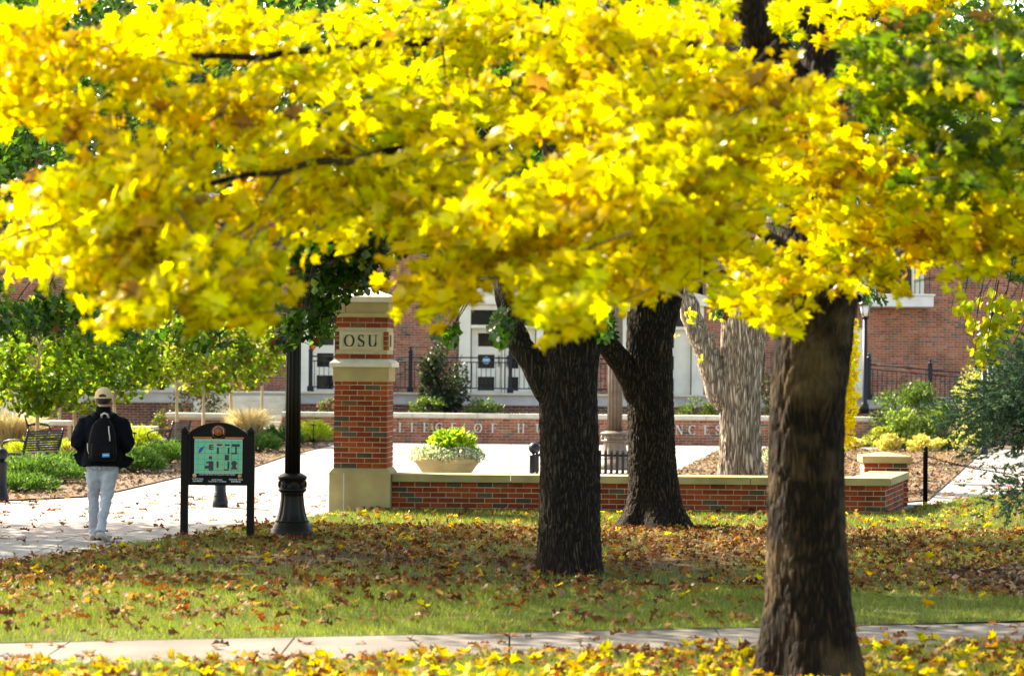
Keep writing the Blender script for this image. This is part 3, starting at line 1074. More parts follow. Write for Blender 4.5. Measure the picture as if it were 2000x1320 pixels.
# ================================================================ lettered retaining wall in front of the terrace
CWY = 60.0
def XatD(px, D, py=800): return P(px, py, D).x
cw = empty('lettered_wall', (XatD(550, CWY), CWY, 0), 0, 'long brick retaining wall with raised pale letters below the terrace', 'wall')
cx0 = XatD(550, CWY); cx1 = XatD(1702, CWY)
CL = cx1 - cx0
MB().box(0, CL, 0.004, 0.35, -0.05, 0.625).build('mortar_core', M['mortar_far'], cw)
brick_field('brickwork', cw, 0, CL, 0.0, 0.0, 0.625, headers=False)
MB().box(CL - 0.003, CL + 0.003, 0.01, 0.345, 0, 0.62).build('end_face', M['brick'], cw)
x = 0.0
while x < CL:
    e = min(x + 0.81, CL + 0.05)
    MB().box(x + 0.004, e - 0.004, -0.045, 0.40, 0.6255, 0.735).build('cap_stone', M['stone_pale'], cw, bevel=0.008)
    x = e
pos = dict(zip(range(22), [734, 759, 784, 807.5, 832, 858.5, 886, 934, 965, 1018, 1054, 1083, 1113, 1141, 1207, 1234, 1260, 1296, 1327, 1352, 1380, 1403]))
for i, ch in enumerate('COLLEGEOFHUMANSCIENCES'):
    mb, w = letter_mb(ch, 0.235, 0.03)
    mb.build('letter', M['letter'], cw, (XatD(pos[i], CWY) - cx0 - w / 2, -0.004, 0.262))

# ================================================================ terrace with steps
TZ = 1.16
ter = empty('terrace', (0, 63, 0), 0)
tm = MB().box(-26, 26, 0, 4.0, 0.9, TZ)
tm.build('terrace_slab', M['terrace'], ter)
MB().box(-26, 26, -0.07, 0.3, TZ + 0.001, TZ + 0.05).build('terrace_coping', M['stone_pale'], ter)
MB().box(-26, 26, 0.06, 3.9, -0.05, 0.899).build('terrace_core', M['mortar_far'], ter)
brick_field('brickwork', ter, -26, 26, 0.055, 0.0, 0.90, headers=False, pal=[(0.20, 0.08, 0.055), (0.24, 0.095, 0.065), (0.16, 0.07, 0.05), (0.12, 0.10, 0.09)], wts=[4, 4, 3, 1])
ter['kind'] = 'structure'
for c_ in ter.children: pass
st = empty('stair', (XatD(490, 61), 60.3, 0), 0); st['kind'] = 'structure'
for i in range(7):
    MB().box(-1.6, 0.75, i * 0.36, 2.7, i * 0.155 - (0.05 if i == 0 else 0.0), (i + 1) * 0.155 - 0.001).build('step', M['stone_pale'], st)
# earth filling between lettered wall and terrace
sheet('terrace_bed', [(cx0 + 0.1, 60.3), (cx1 - 0.05, 60.3), (cx1 - 0.05, 63.04), (cx0 + 0.1, 63.04)], 0.60, M['mulch'])
# stepped brick planters on the left
def planter_wall(px0, px1, D, ztop, lab, depth=0.5):
    x0, x1 = XatD(px0, D), XatD(px1, D)
    t = empty('planter_wall', ((x0 + x1) / 2, D, 0), 0, lab, 'wall', 'low brick planter walls by the steps')
    L = x1 - x0
    MB().box(-L / 2, L / 2, 0.004, depth, -0.05, ztop - 0.11).build('mortar_core', M['mortar_far'], t)
    brick_field('brickwork', t, -L / 2, L / 2, 0, 0, ztop - 0.11, headers=False)
    x = -L / 2 - 0.04
    while x < L / 2:
        e = min(x + 0.9, L / 2 + 0.04)
        MB().box(x + .003, e - .003, -0.05, depth + 0.05, ztop - 0.1095, ztop).build('cap_stone', M['stone_pale'], t, bevel=0.008)
        x = e
    return t
planter_wall(326, 470, 59.2, 0.70, 'brick planter wall with pale cap behind the map sign')
planter_wall(225, 301, 57.0, 0.42, 'short brick planter wall with cream cap behind the walker')
planter_wall(-60, 132, 57.6, 0.52, 'low brick planter wall with cream cap behind the left benches')
lb = empty('stone_bank', (XatD(-120, 59.5), 59.5, 0), 0, 'pale stepped limestone bank at the left edge behind saplings', 'wall')
for i in range(4):
    MB().box(-4, XatD(45, 59.5) - XatD(-120, 59.5), i * 0.12, 1.5, 0.52 + i * 0.13 - (0.6 if i == 0 else 0), 0.52 + (i + 1) * 0.13 - 0.001).build('course', M['stone_pale'], lb)

# ================================================================ the building
BY = 66.5
bld = empty('brick_building', (0, BY, 0), 0, 'long red brick building with cream doors behind the terrace', 'building')
def bx(px): return XatD(px, BY, 700)
UW = 2.2
units = [bx(983) , bx(668), bx(1287), bx(300)]
holes = [(u - UW / 2 - 0.12, u + UW / 2 + 0.12, TZ, 4.3) for u in units]
BAL = (bx(1683), bx(1812))
holes.append((BAL[0] - 0.5, BAL[1] - 0.12, 3.75, 5.6))
holes.append((bx(1664), bx(1690), TZ, 3.0))
BH = 6.4
wb_ = MB()
# backing wall with openings left free
xs_ = sorted([-30, 30] + [h_[0] for h_ in holes] + [h_[1] for h_ in holes])
for a, e in zip(xs_, xs_[1:]):
    mid = (a + e) / 2
    cut = sorted([(h_[2], h_[3]) for h_ in holes if h_[0] < mid < h_[1]])
    z = 0.0
    for (z0, z1) in cut:
        if z0 > z: wb_.box(a, e, 0.006, 0.4, z, z0)
        z = max(z, z1)
    wb_.box(a, e, 0.006, 0.4, z, BH)
wb_.build('mortar_backing', M['mortar_far'], bld)
brick_field('brickwork', bld, -17.5, 17.5, 0, TZ, BH, holes)
MB().box(-30, 30, -0.25, 0.45, BH + 0.001, BH + 0.35).build('cornice', M['white_paint'], bld, bevel=0.02)
MB().box(-30, 30, 0.41, 12, BH - 0.2, BH + 0.2).build('roof', M['terrace'], bld)
MB().box(-30, 30, 0.6, 0.62, 0, BH - 0.21).build('interior_wall', surf('dark_interior', (0.03, 0.028, 0.026), 2, 0.9), bld)
rows = [(1.24, 1.62), (1.85, 2.23), (2.45, 2.82)]
def door_unit(cx):
    d = empty('door', (cx, -0.02, 0)); d.parent = bld
    fr = MB()
    w = UW / 2
    # leaves: (x0,x1,pane x0,pane x1)
    leaves = [(-w + 0.225, -0.045, -w + 0.40, -w + 0.86), (0.045, w - 0.225, 0.13, 0.42)]
    fr.box(-w - 0.12, -w + 0.198, -0.06, 0.25, TZ, 3.6); fr.box(w - 0.198, w + 0.12, -0.06, 0.25, TZ, 3.6)
    fr.box(-w - 0.22, w + 0.22, -0.16, 0.25, 3.601, 3.85)
    fr.box(-0.028, 0.028, -0.03, 0.2, TZ, 2.95)
    fr.box(-w + 0.199, w - 0.199, -0.05, 0.2, 2.951, 3.04); fr.box(-w + 0.199, w - 0.199, -0.05, 0.2, 3.45, 3.6)
    fr.prism([(-w - 0.25, 3.851), (w + 0.25, 3.851), (0, 4.28)], -0.18, 0.1)
    f_ = fr.build('door_frame', M['cream'], bld, (cx, -0.05, 0), bevel=0.012)
    bpy.data.objects.remove(d)
    for (x0, x1, p0, p1) in leaves:
        l = MB()
        l.box(x0, p0, 0, 0.07, TZ + 0.01, 2.95); l.box(p1, x1, 0, 0.07, TZ + 0.01, 2.95)
        zs = [TZ + 0.01] + [z for r_ in rows for z in r_] + [2.95]
        for i in range(0, len(zs), 2):
            l.box(p0 + 0.0005, p1 - 0.0005, 0.002, 0.068, zs[i], zs[i + 1])
        lf = l.build('door_leaf', M['cream'], bld, (cx, 0.09, 0))
        for (z0, z1) in rows:
            MB().box(p0, p1, 0.04, 0.05, z0, z1).build('pane', M['pane'], lf)
        MB().box(x1 - 0.09 if x0 < 0 else x0 + 0.05, x1 - 0.06 if x0 < 0 else x0 + 0.08, -0.06, -0.03, 1.9, 2.2).box(x1 - 0.085 if x0 < 0 else x0 + 0.055, x1 - 0.065 if x0 < 0 else x0 + 0.075, -0.0305, 0.0, 1.92, 1.96).build('handle', M['navy'], lf)
    MB().box(-w + 0.2, w - 0.2, 0.06, 0.07, 3.041, 3.449).build('transom_pane', M['pane'], f_)
    return f_
for i, u in enumerate(units):
    f_ = door_unit(u)
    if i == 0:
        # round pale sticker and small label on the left leaf's middle pane
        s = MB().lathe([(0.105, 0.0), (0.105, 0.004)], 24, M4=Matrix.Translation((-UW / 2 + 0.63, 0.172, 2.07)) @ Matrix.Rotation(R(90), 4, 'X'))
        s.build('round_sticker', surf('pale_blue_sticker', (0.42, 0.62, 0.80), 3, 0.5), f_)
# windowless strip pilaster beside the lamp and wall lights
MB().box(bx(1664) - 0.002, bx(1690) + 0.002, -0.05, 0.2, TZ, 3.0).build('pilaster', M['cream'], bld)
MB().box(bx(622), bx(662), -0.05, 0.02, 3.42, 3.62).build('light_box', M['navy'], bld)
MB().box(bx(630), bx(654), -0.06, -0.0505, 3.46, 3.58).build('light_lens', M['lantern'], bld)
# balcony
ba = MB().box(BAL[0], BAL[1], -0.9, 0.0, 3.62, 3.92).build('balcony', M['white_paint'], bld, bevel=0.02)
MB().box(BAL[0] - 0.03, BAL[1] + 0.03, -0.95, 0.0, 3.921, 3.97).build('balcony_coping', M['white_paint'], ba)
rb = MB()
x = BAL[0]
while x < BAL[1]:
    rb.box(x, x + 0.02, -0.86, -0.84, 3.971, 4.95); x += 0.13
rb.box(BAL[0], BAL[1], -0.87, -0.83, 4.951, 5.0)
ob = rb.build('balusters', M['navy'], ba); ob['kind'] = 'stuff'
MB().box(BAL[1] - 0.45, BAL[1] - 0.12, -0.02, 0.2, 3.971, 5.6).box(BAL[0] - 0.5, BAL[0] + 0.6, -0.02, 0.2, 3.971, 5.6).build('balcony_frame', M['cream'], bld)
MB().box(BAL[0] + 0.601, BAL[1] - 0.451, 0.1, 0.12, 3.975, 5.6).build('pane', M['pane'], bld)

# ================================================================ terrace railings
def railing(px_posts, D, lab, z=TZ + 0.05, slope=None):
    xs = [P(p, 700, D).x for p in px_posts]
    t = empty('railing', (xs[0], D, z), 0, lab, 'railing', 'dark metal railings of the terrace')
    zz = lambda x: (slope(x) if slope else 0.0)
    for x in xs:
        x -= xs[0]
        m = MB()
        m.lathe([(0.085, zz(x)), (0.085, zz(x) + 0.12), (0.05, zz(x) + 0.16), (0.05, zz(x) + 1.05)], 16, cx=x, sq=True)
        m.lathe([(0.06, zz(x) + 1.0505), (0.06, zz(x) + 1.09), (0.02, zz(x) + 1.14)], 12, cx=x)
        m.ball((x, 0, zz(x) + 1.17), 0.04, 10, 6)
        m.build('post', M['navy'], t)
    x0, x1 = 0.0, xs[-1] - xs[0]
    for zr, r_ in ((0.92, 0.022), (0.80, 0.016), (0.12, 0.018)):
        MB().tube([(x0, 0, zz(x0) + zr), (x1, 0, zz(x1) + zr)], r_, 6).build('rail', M['navy'], t)
    pk = MB()
    x = x0 + 0.1
    while x < x1:
        pk.tube([(x, 0, zz(x) + 0.12), (x, 0, zz(x) + 0.80)], 0.009, 4, cap=False); x += 0.125
    ob = pk.build('pickets', M['navy'], t); ob['kind'] = 'stuff'
    return t
railing([-80, 118, 315], 63.4, 'dark railing with tall posts behind the leftmost saplings')
railing([607, 802, 997, 1192], 63.4, 'dark railing with tall posts in front of the doors at centre')
railing([1388, 1490], 63.4, 'short dark railing with navy post left of the pale tree')
rr0 = P(1697, 700, 62.6).x
railing([1697, 1817, 1905], 62.6, 'sloping dark ramp railing against the brick wall at right', TZ - 0.03, lambda x: -0.085 * x)
# ================================================================ dark street lamp by the map sign
def street_lamp(px, py, mat, sc, lab, height=4.3, lantern=True, scz=None):
    g = G(px, py)
    t = empty('street_lamp', (g.x, g.y, 0), 0, lab, 'lamp post')
    t.scale = (sc, sc, scz or sc)
    base = MB()
    base.lathe([(0.212, -0.05), (0.212, 0.075), (0.205, 0.085), (0.205, 0.11), (0.19, 0.12), (0.186, 0.145), (0.172, 0.155), (0.168, 0.18)], 40)
    base.build('foot', mat, t)
    MB().lathe([(0.168, 0.1795, .0), (0.155, 0.20, .06), (0.135, 0.26, .1), (0.12, 0.34, .1), (0.112, 0.42, .1), (0.110, 0.455, .06), (0.118, 0.465, 0)], 64, 12).build('bell', mat, t)
    c = MB().lathe([(0.118, 0.4655), (0.128, 0.475), (0.138, 0.485), (0.138, 0.50), (0.128, 0.505), (0.128, 0.585), (0.138, 0.59), (0.138, 0.605), (0.145, 0.61), (0.138, 0.625), (0.115, 0.64), (0.085, 0.655)], 40).build('collar', mat, t)
    for k in range(8):
        a = 2 * math.pi * k / 8 + 0.2
        M4 = Matrix.Translation((0.127 * math.cos(a), 0.127 * math.sin(a), 0.545)) @ Matrix.Rotation(a, 4, 'Z') @ Matrix.Rotation(R(90), 4, 'Y')
        r = MB().lathe([(0.034, 0.0), (0.034, 0.008), (0.026, 0.012), (0.022, 0.008), (0.014, 0.012), (0.006, 0.016)], 16, 8, M4=M4)
        r.build('rosette', mat, c)
    MB().lathe([(0.076, 0.6555, .22), (0.074, 1.5, .22), (0.066, height, .22)], 72, 12).build('pole', mat, t)
    MB().lathe([(0.09, height + 0.0005), (0.10, height + 0.03), (0.07, height + 0.06), (0.11, height + 0.11), (0.13, height + 0.14)], 32).build('neck', mat, t)
    if lantern:
        MB().lathe([(0.12, height + 0.1405), (0.19, height + 0.28), (0.21, height + 0.42), (0.17, height + 0.6), (0.10, height + 0.7)], 32).build('globe', M['lantern'], t)
        MB().lathe([(0.12, height + 0.7005), (0.09, height + 0.76), (0.03, height + 0.8), (0.02, height + 0.9), (0.004, height + 0.93)], 24).build('finial', mat, t)
    return t
street_lamp(570, 1054, M['bronze'], 1.12, 'dark bronze fluted lamp post with flared base between map sign and pillar')
street_lamp(1200, 916, M['taupe'], 1.9, 'taupe fluted lamp post behind the slatted bench, between the dark trunks', 5.4, True, 1.1)

# smaller lamps near the building
def slim_lamp(px, D, z0, pyhead, lab):
    p = P(px, pyhead, D)
    t = empty('slim_lamp', (p.x, D, z0), 0, lab, 'lamp post', 'slim lamps near the building')
    hgt = p.z - z0
    MB().lathe([(0.11, -0.1), (0.11, 0.1), (0.075, 0.16), (0.06, 0.2), (0.055, hgt - 0.36)], 14).build('pole', M['navy'], t)
    MB().lathe([(0.08, hgt - 0.3595), (0.10, hgt - 0.33), (0.075, hgt - 0.31)], 14).build('collar', M['navy'], t)
    MB().lathe([(0.085, hgt - 0.3095), (0.14, hgt - 0.02)], 8).build('lantern_glass', M['lantern'], t)
    bars = MB()
    for k in range(4):
        a = math.pi / 4 + k * math.pi / 2
        bars.tube([(0.087 * math.cos(a), 0.087 * math.sin(a), hgt - 0.31), (0.143 * math.cos(a), 0.143 * math.sin(a), hgt - 0.02)], 0.012, 5)
    bars.build('lantern_frame', M['navy'], t)
    MB().lathe([(0.19, hgt - 0.0195), (0.17, hgt + 0.02), (0.06, hgt + 0.10), (0.02, hgt + 0.13), (0.015, hgt + 0.2)], 14).build('roof', M['navy'], t)
slim_lamp(1690, 61.6, 0.9, 594, 'slim navy lantern lamp just right of the big foreground trunk')
slim_lamp(1922, 55.0, 0.0, 655, 'slim lantern lamp with pale glass in front of the right brick wall')
slim_lamp(1942, 60.0, 0.0, 612, 'slim navy lamp, tallest of the cluster at the right edge')
slim_lamp(1933, 62.0, 0.0, 636, 'slim navy lamp partly behind the pale lantern at right')

# ================================================================ map sign
sg = G(424, 1055)
sign = empty('map_sign', (sg.x, sg.y, 0), R(-2), 'black arched trail map sign on two posts at the lawn edge', 'sign')
PW = 0.078
for s in (-1, 1):
    x = s * 0.362
    p = MB().box(x - PW / 2, x + PW / 2, -PW / 2, PW / 2, -0.1, 1.155).build('post', M['black'], sign, bevel=0.006)
    cap = MB()
    def sq(mb, hw0, z0, hw1, z1):
        vs = [(x + a * hw0, b_ * hw0, z0) for a, b_ in ((-1, -1), (1, -1), (1, 1), (-1, 1))] + [(x + a * hw1, b_ * hw1, z1) for a, b_ in ((-1, -1), (1, -1), (1, 1), (-1, 1))]
        mb.add(vs, [(3, 2, 1, 0), (4, 5, 6, 7)] + [(i, (i + 1) % 4, 4 + (i + 1) % 4, 4 + i) for i in range(4)])
    sq(cap, 0.033, 1.1555, 0.033, 1.17); sq(cap, 0.043, 1.1705, 0.043, 1.182); sq(cap, 0.033, 1.1825, 0.033, 1.19); sq(cap, 0.043, 1.1905, 0.003, 1.235)
    cap.build('post_cap', M['black'], p)
# board with arched top
Z0, ZS, ZT, HW = 0.60, 1.165, 1.285, 0.318
def arch(inset, n=22):
    hw = HW - inset
    rise = ZT - ZS
    rad = (HW ** 2 + rise ** 2) / (2 * rise)
    cz = ZT - rad
    rr = rad - inset
    a = math.asin(hw / rr)
    pts = [(rr * math.sin(-a + 2 * a * i / n), cz + rr * math.cos(-a + 2 * a * i / n)) for i in range(n + 1)]
    return [(hw, Z0 + inset), (-hw, Z0 + inset)] + pts
MB().prism(arch(0.0)[::-1], -0.012, 0.03).build('board', M['black'], sign)
fr = MB()
o_, i_ = arch(0.0), arch(0.028)
n = len(o_)
vs = [(x, -0.03, z) for x, z in o_] + [(x, -0.03, z) for x, z in i_] + [(x, -0.0122, z) for x, z in o_] + [(x, -0.0122, z) for x, z in i_]
fs = []
for k in range(n):
    j = (k + 1) % n
    fs += [(k, j, n + j, n + k), (n + k, n + j, 3 * n + j, 3 * n + k), (2 * n + k, 2 * n + j, j, k)]
fr.add(vs, fs)
fr.build('frame', M['black'], sign)
M['orange'] = surf('orange_print', (0.60, 0.16, 0.02), 5, 0.5)
M['white_print'] = surf('white_print', (0.75, 0.74, 0.70), 5, 0.5)
M['grey_print'] = surf('dark_grey_print', (0.035, 0.035, 0.042), 5, 0.5)
M['blue_print'] = surf('blue_print', (0.02, 0.08, 0.45), 5, 0.5)
M['tan_print'] = surf('tan_dot_print', (0.72, 0.52, 0.25), 5, 0.5)
M['amber_print'] = surf('amber_dot_print', (0.62, 0.33, 0.05), 5, 0.5)
M['map_green'] = surf('map_green_print', [(0.3, (0.14, 0.58, 0.34)), (0.7, (0.17, 0.64, 0.38))], 8, 0.45)
M['map_line'] = surf('map_line_print', (0.03, 0.22, 0.12), 8, 0.5)
Y0 = -0.0125
def flat(mb, x0, x1, z0, z1, lift): mb.box(x0, x1, Y0 - lift, Y0 + 0.0002, z0, z1)
def disc(cx, cz, r, lift, n=28): return MB().lathe([(r, 0), (r, lift)], n, M4=Matrix.Translation((cx, Y0, cz)) @ Matrix.Rotation(R(90), 4, 'X'))
def px2(x, y):       # map panel in crop pixels of the photo -> board metres
    return ((x - 451) / 4.715 / 180.0, 1.246 - (y - 145) / 4.715 / 180.0 + 0.0)
mx0, mz1 = px2(238, 270); mx1, mz0 = px2(676, 580)
MB().box(mx0 - .004, mx1 + .004, Y0 - 0.002, Y0, mz0 - .004, mz1 + .004).build('map_border', M['white_print'], sign)
mp_ = MB().box(mx0, mx1, Y0 - 0.004, Y0 - 0.002, mz0, mz1).build('map', M['map_green'], sign)
Ym = Y0 - 0.004
def mrect(mb, x0, y0, x1, y1, l=0.001):
    a, zt_ = px2(x0, y0); b_, zb = px2(x1, y1)
    mb.box(a, b_, Ym - l, Ym + 0.0001, zb, zt_)
g_ = MB()
q_ = 0
for (x0, y0, x1, y1) in [(370, 318, 386, 364), (386, 318, 412, 328), (386, 336, 412, 346), (386, 354, 412, 364), (442, 312, 490, 328), (442, 345, 462, 404), (515, 312, 562, 328),
                         (542, 345, 560, 404), (580, 310, 656, 334), (612, 334, 628, 392), (576, 390, 632, 405), (518, 410, 556, 462), (368, 470, 412, 558), (344, 474, 368, 490), (330, 512, 368, 540),
                         (442, 472, 460, 530), (542, 472, 560, 540), (510, 542, 556, 556), (586, 466, 622, 540), (576, 480, 634, 496), (576, 528, 634, 544), (370, 424, 398, 452)]:
    q_ += 1
    mrect(g_, x0, y0, x1, y1, 0.001 + 0.00004 * q_)
g_.build('map_buildings', M['grey_print'], mp_)
l_ = MB()
for k in range(7):
    x = 268 + k * 62
    mrect(l_, x, 274, x + 2.5, 576, 0.0003 + 0.00002 * k)
for k in range(6):
    y = 292 + k * 52
    mrect(l_, 242, y, 672, y + 2.5, 0.0006 + 0.00002 * k)
l_.build('map_paths', M['map_line'], mp_)
t_ = MB()
for q_, (x0, y0, x1, y1) in enumerate([(497, 302, 503, 562), (370, 302, 500, 307), (272, 405, 440, 410), (436, 410, 441, 562), (441, 558, 500, 563), (570, 404, 575, 466), (560, 300, 564, 306), (636, 466, 640, 556), (500, 555, 640, 559)]):
    mrect(t_, x0, y0, x1, y1, 0.0022 + 0.00003 * q_)
t_.build('map_trail', M['amber_print'], mp_)
lk = MB()
pts = [px2(*p) for p in [(274, 396), (276, 365), (290, 347), (308, 342), (318, 330), (324, 338), (316, 358), (304, 378), (288, 394)]]
lk.prism(pts, Ym - 0.0012, Ym + 0.0001)
lk.build('map_lake', M['blue_print'], mp_)
b_ = MB(); a0, zt_ = px2(220, 247); a1, zb = px2(396, 261); b_.box(a0, a1, Y0 - .002, Y0, zb, zt_); a0, _ = px2(516, 247); a1, _ = px2(694, 261); b_.box(a0, a1, Y0 - .002, Y0, zb, zt_)
b_.build('orange_rule', M['orange'], sign)
ec = px2(456, 198)
em = disc(ec[0], ec[1], 0.074, 0.002).build('roundel', M['orange'], sign)
disc(ec[0], ec[1], 0.069, 0.0028).build('roundel_band', M['black'], em)
disc(ec[0], ec[1], 0.047, 0.0036).build('roundel_ring', M['orange'], em)
disc(ec[0], ec[1], 0.043, 0.0044).build('roundel_centre', surf('rust_print', (0.42, 0.10, 0.03), 5, 0.5), em)
dots = MB()
for k in range(16):
    a = R(200 - k * 220 / 15)
    M4 = Matrix.Translation((ec[0] + 0.058 * math.cos(a), Y0 - 0.0028, ec[1] + 0.058 * math.sin(a))) @ Matrix.Rotation(a + R(90), 4, 'Y')
    dots.box(-0.004, 0.004, -0.001, 0.0, -0.005, 0.005, Matrix.Translation((ec[0] + 0.058 * math.cos(a), Y0 - 0.0028, ec[1] + 0.058 * math.sin(a))))
dots.build('roundel_marks', M['white_print'], em)
c1 = px2(237, 604); c2 = px2(658, 607)
disc(c1[0], c1[1], 0.023, 0.002).build('trail_dot', M['tan_print'], sign)
disc(c2[0], c2[1], 0.023, 0.002).build('trail_dot', M['amber_print'], sign)
def text(s, cx, cz, width, parent, mat, y=Y0 - 0.0012):
    cu = bpy.data.curves.new('text', 'FONT')
    cu.body = s
    cu.align_x = 'CENTER'; cu.align_y = 'CENTER'
    cu.size = 0.03
    cu.offset = 0.0006
    to = bpy.data.objects.new('tmp', cu)
    col.objects.link(to)
    dg = bpy.context.evaluated_depsgraph_get()
    me = bpy.data.meshes.new_from_object(to.evaluated_get(dg))
    bpy.data.objects.remove(to)
    w = max(v.co.x for v in me.vertices) - min(v.co.x for v in me.vertices)
    k = width / w
    for v in me.vertices:
        v.co = (v.co.x * k, 0.0, v.co.y * k)
    me.materials.clear()
    o = link('lettering', me, mat, parent, (cx, y, cz))
    return o
def ptext(s, x, y, wpx):
    a, z = px2(x, y)
    text(s, a, z, wpx / 4.715 / 180.0, sign, M['white_print'])
ptext('LOOK FOR PETE TO FOLLOW THE TRAILS', 446, 594, 334)
ptext('WHITE TRAIL', 267, 636, 108); ptext('0.66 MILES', 266, 655, 90)
ptext('ORANGE TRAIL', 622, 638, 130); ptext('0.89 MILES', 622, 657, 90)
ptext('BOTH TRAILS', 447, 642, 96); ptext('TOGETHER = 1.55 MILES', 447, 658, 168)

# ================================================================ bollards
def bollard(px, py, lab):
    g = G(px, py)
    t = empty('bollard', (g.x, g.y, 0), 0, lab, 'bollard', 'ball topped bollards of the plaza')
    MB().lathe([(0.105, -0.02), (0.105, 0.07), (0.10, 0.085), (0.088, 0.12), (0.083, 0.14), (0.083, 0.145)], 28).build('base', M['navy'], t)
    MB().lathe([(0.085, 0.1455), (0.085, 0.165), (0.078, 0.17), (0.085, 0.19), (0.078, 0.2), (0.075, 0.205), (0.073, 0.52), (0.08, 0.525), (0.08, 0.545), (0.05, 0.56), (0.045, 0.575)], 28).build('shaft', M['navy'], t)
    MB().ball((0, 0, 0.655), 0.09, 24, 14).build('ball_top', M['navy'], t)
    return t
bollard(2, 980, 'dark ball topped bollard at the left edge of the plaza')
bollard(430, 990, 'dark bollard base showing beneath the map sign')
bollard(1043, 957, 'dark ball topped bollard beside the slatted bench end')

# ================================================================ slatted bench seen from behind, behind the low wall
bg = G(1040, 961)
sb = empty('slatted_bench', (bg.x, 33.9, 0), 0, 'black steel strap bench seen from behind over the low wall', 'bench')
BLN = 1.75
nsl = 22
rail = MB()
for zz_ in (0.715, 0.42):
    rail.tube([(0.0, 0.02, zz_ - 0.03), (BLN, 0.02, zz_ - 0.03)], 0.016, 8)
rail.tube([(0, 0.50, 0.40), (BLN, 0.50, 0.40)], 0.016, 8)
rail.build('rail', M['bench_black'], sb)
for k in range(nsl):
    x = 0.03 + k * (BLN - 0.06) / (nsl - 1)
    path = [(x, 0.015, 0.10), (x, 0.0, 0.40), (x, -0.02, 0.66), (x, -0.015, 0.725), (x, 0.015, 0.752), (x, 0.05, 0.735), (x, 0.062, 0.69), (x, 0.09, 0.46), (x, 0.16, 0.42), (x, 0.48, 0.42), (x, 0.53, 0.38)]
    m = MB()
    for (a, b_) in zip(path, path[1:]):
        m.add([(a[0] - .018, a[1], a[2]), (a[0] + .018, a[1], a[2]), (b_[0] + .018, b_[1], b_[2]), (b_[0] - .018, b_[1], b_[2])], [(0, 1, 2, 3)])
    o = m.build('slat', M['bench_black'], sb)
    sdf = o.modifiers.new('solid', 'SOLIDIFY'); sdf.thickness = 0.008; sdf.offset = 0
for x in (0.1, BLN - 0.1):
    MB().tube([(x, 0.03, 0.0), (x, 0.03, 0.7)], 0.022, 10).tube([(x, 0.46, 0.0), (x, 0.46, 0.4)], 0.022, 10).build('leg', M['bench_black'], sb)

# ================================================================ cast metal benches in the left bed
def park_bench(px, py, rz, lab, L=1.25):
    g = G(px, py)
    t = empty('park_bench', (g.x, g.y, 0.02), rz, lab, 'bench', 'black park benches in the left bed')
    t.scale = (0.86, 0.86, 0.86)
    for k in range(9):          # seat slats run along the bench
        y = 0.06 + k * 0.048
        MB().box(-L / 2, L / 2, y, y + 0.036, 0.425, 0.44).build('seat_slat', M['bench_black'], t)
    for k in range(9):
        z = 0.47 + k * 0.046
        y = 0.49 + k * 0.014
        MB().box(-L / 2, L / 2, y, y + 0.012, z, z + 0.037).build('back_slat', M['bench_black'], t)
    for s in (-1, 1):
        x = s * (L / 2 - 0.04)
        m = MB()
        m.tube([(x, 0.05, 0), (x, 0.08, 0.2), (x, 0.05, 0.40)], 0.024, 8)
        m.tube([(x, 0.60, 0), (x, 0.52, 0.25), (x, 0.51, 0.45), (x, 0.62, 0.9)], 0.024, 8)
        m.tube([(x, 0.05, 0.40), (x, 0.30, 0.405), (x, 0.51, 0.41)], 0.022, 8)
        m.build('leg', M['bench_black'], t)
        arm = [(x, 0.56, 0.66), (x, 0.40, 0.69), (x, 0.2, 0.69), (x, 0.05, 0.66), (x, 0.0, 0.58), (x, 0.03, 0.50), (x, 0.08, 0.44)]
        MB().tube(arm, 0.018, 8).build('armrest', M['bench_black'], t)
park_bench(98, 885, R(102), 'black park bench facing right, behind the walker at the left grass')
park_bench(38, 928, R(246), 'black park bench seen from behind beside the left bollard')
park_bench(305, 899, R(-102), 'black park bench between the walker and the map sign')

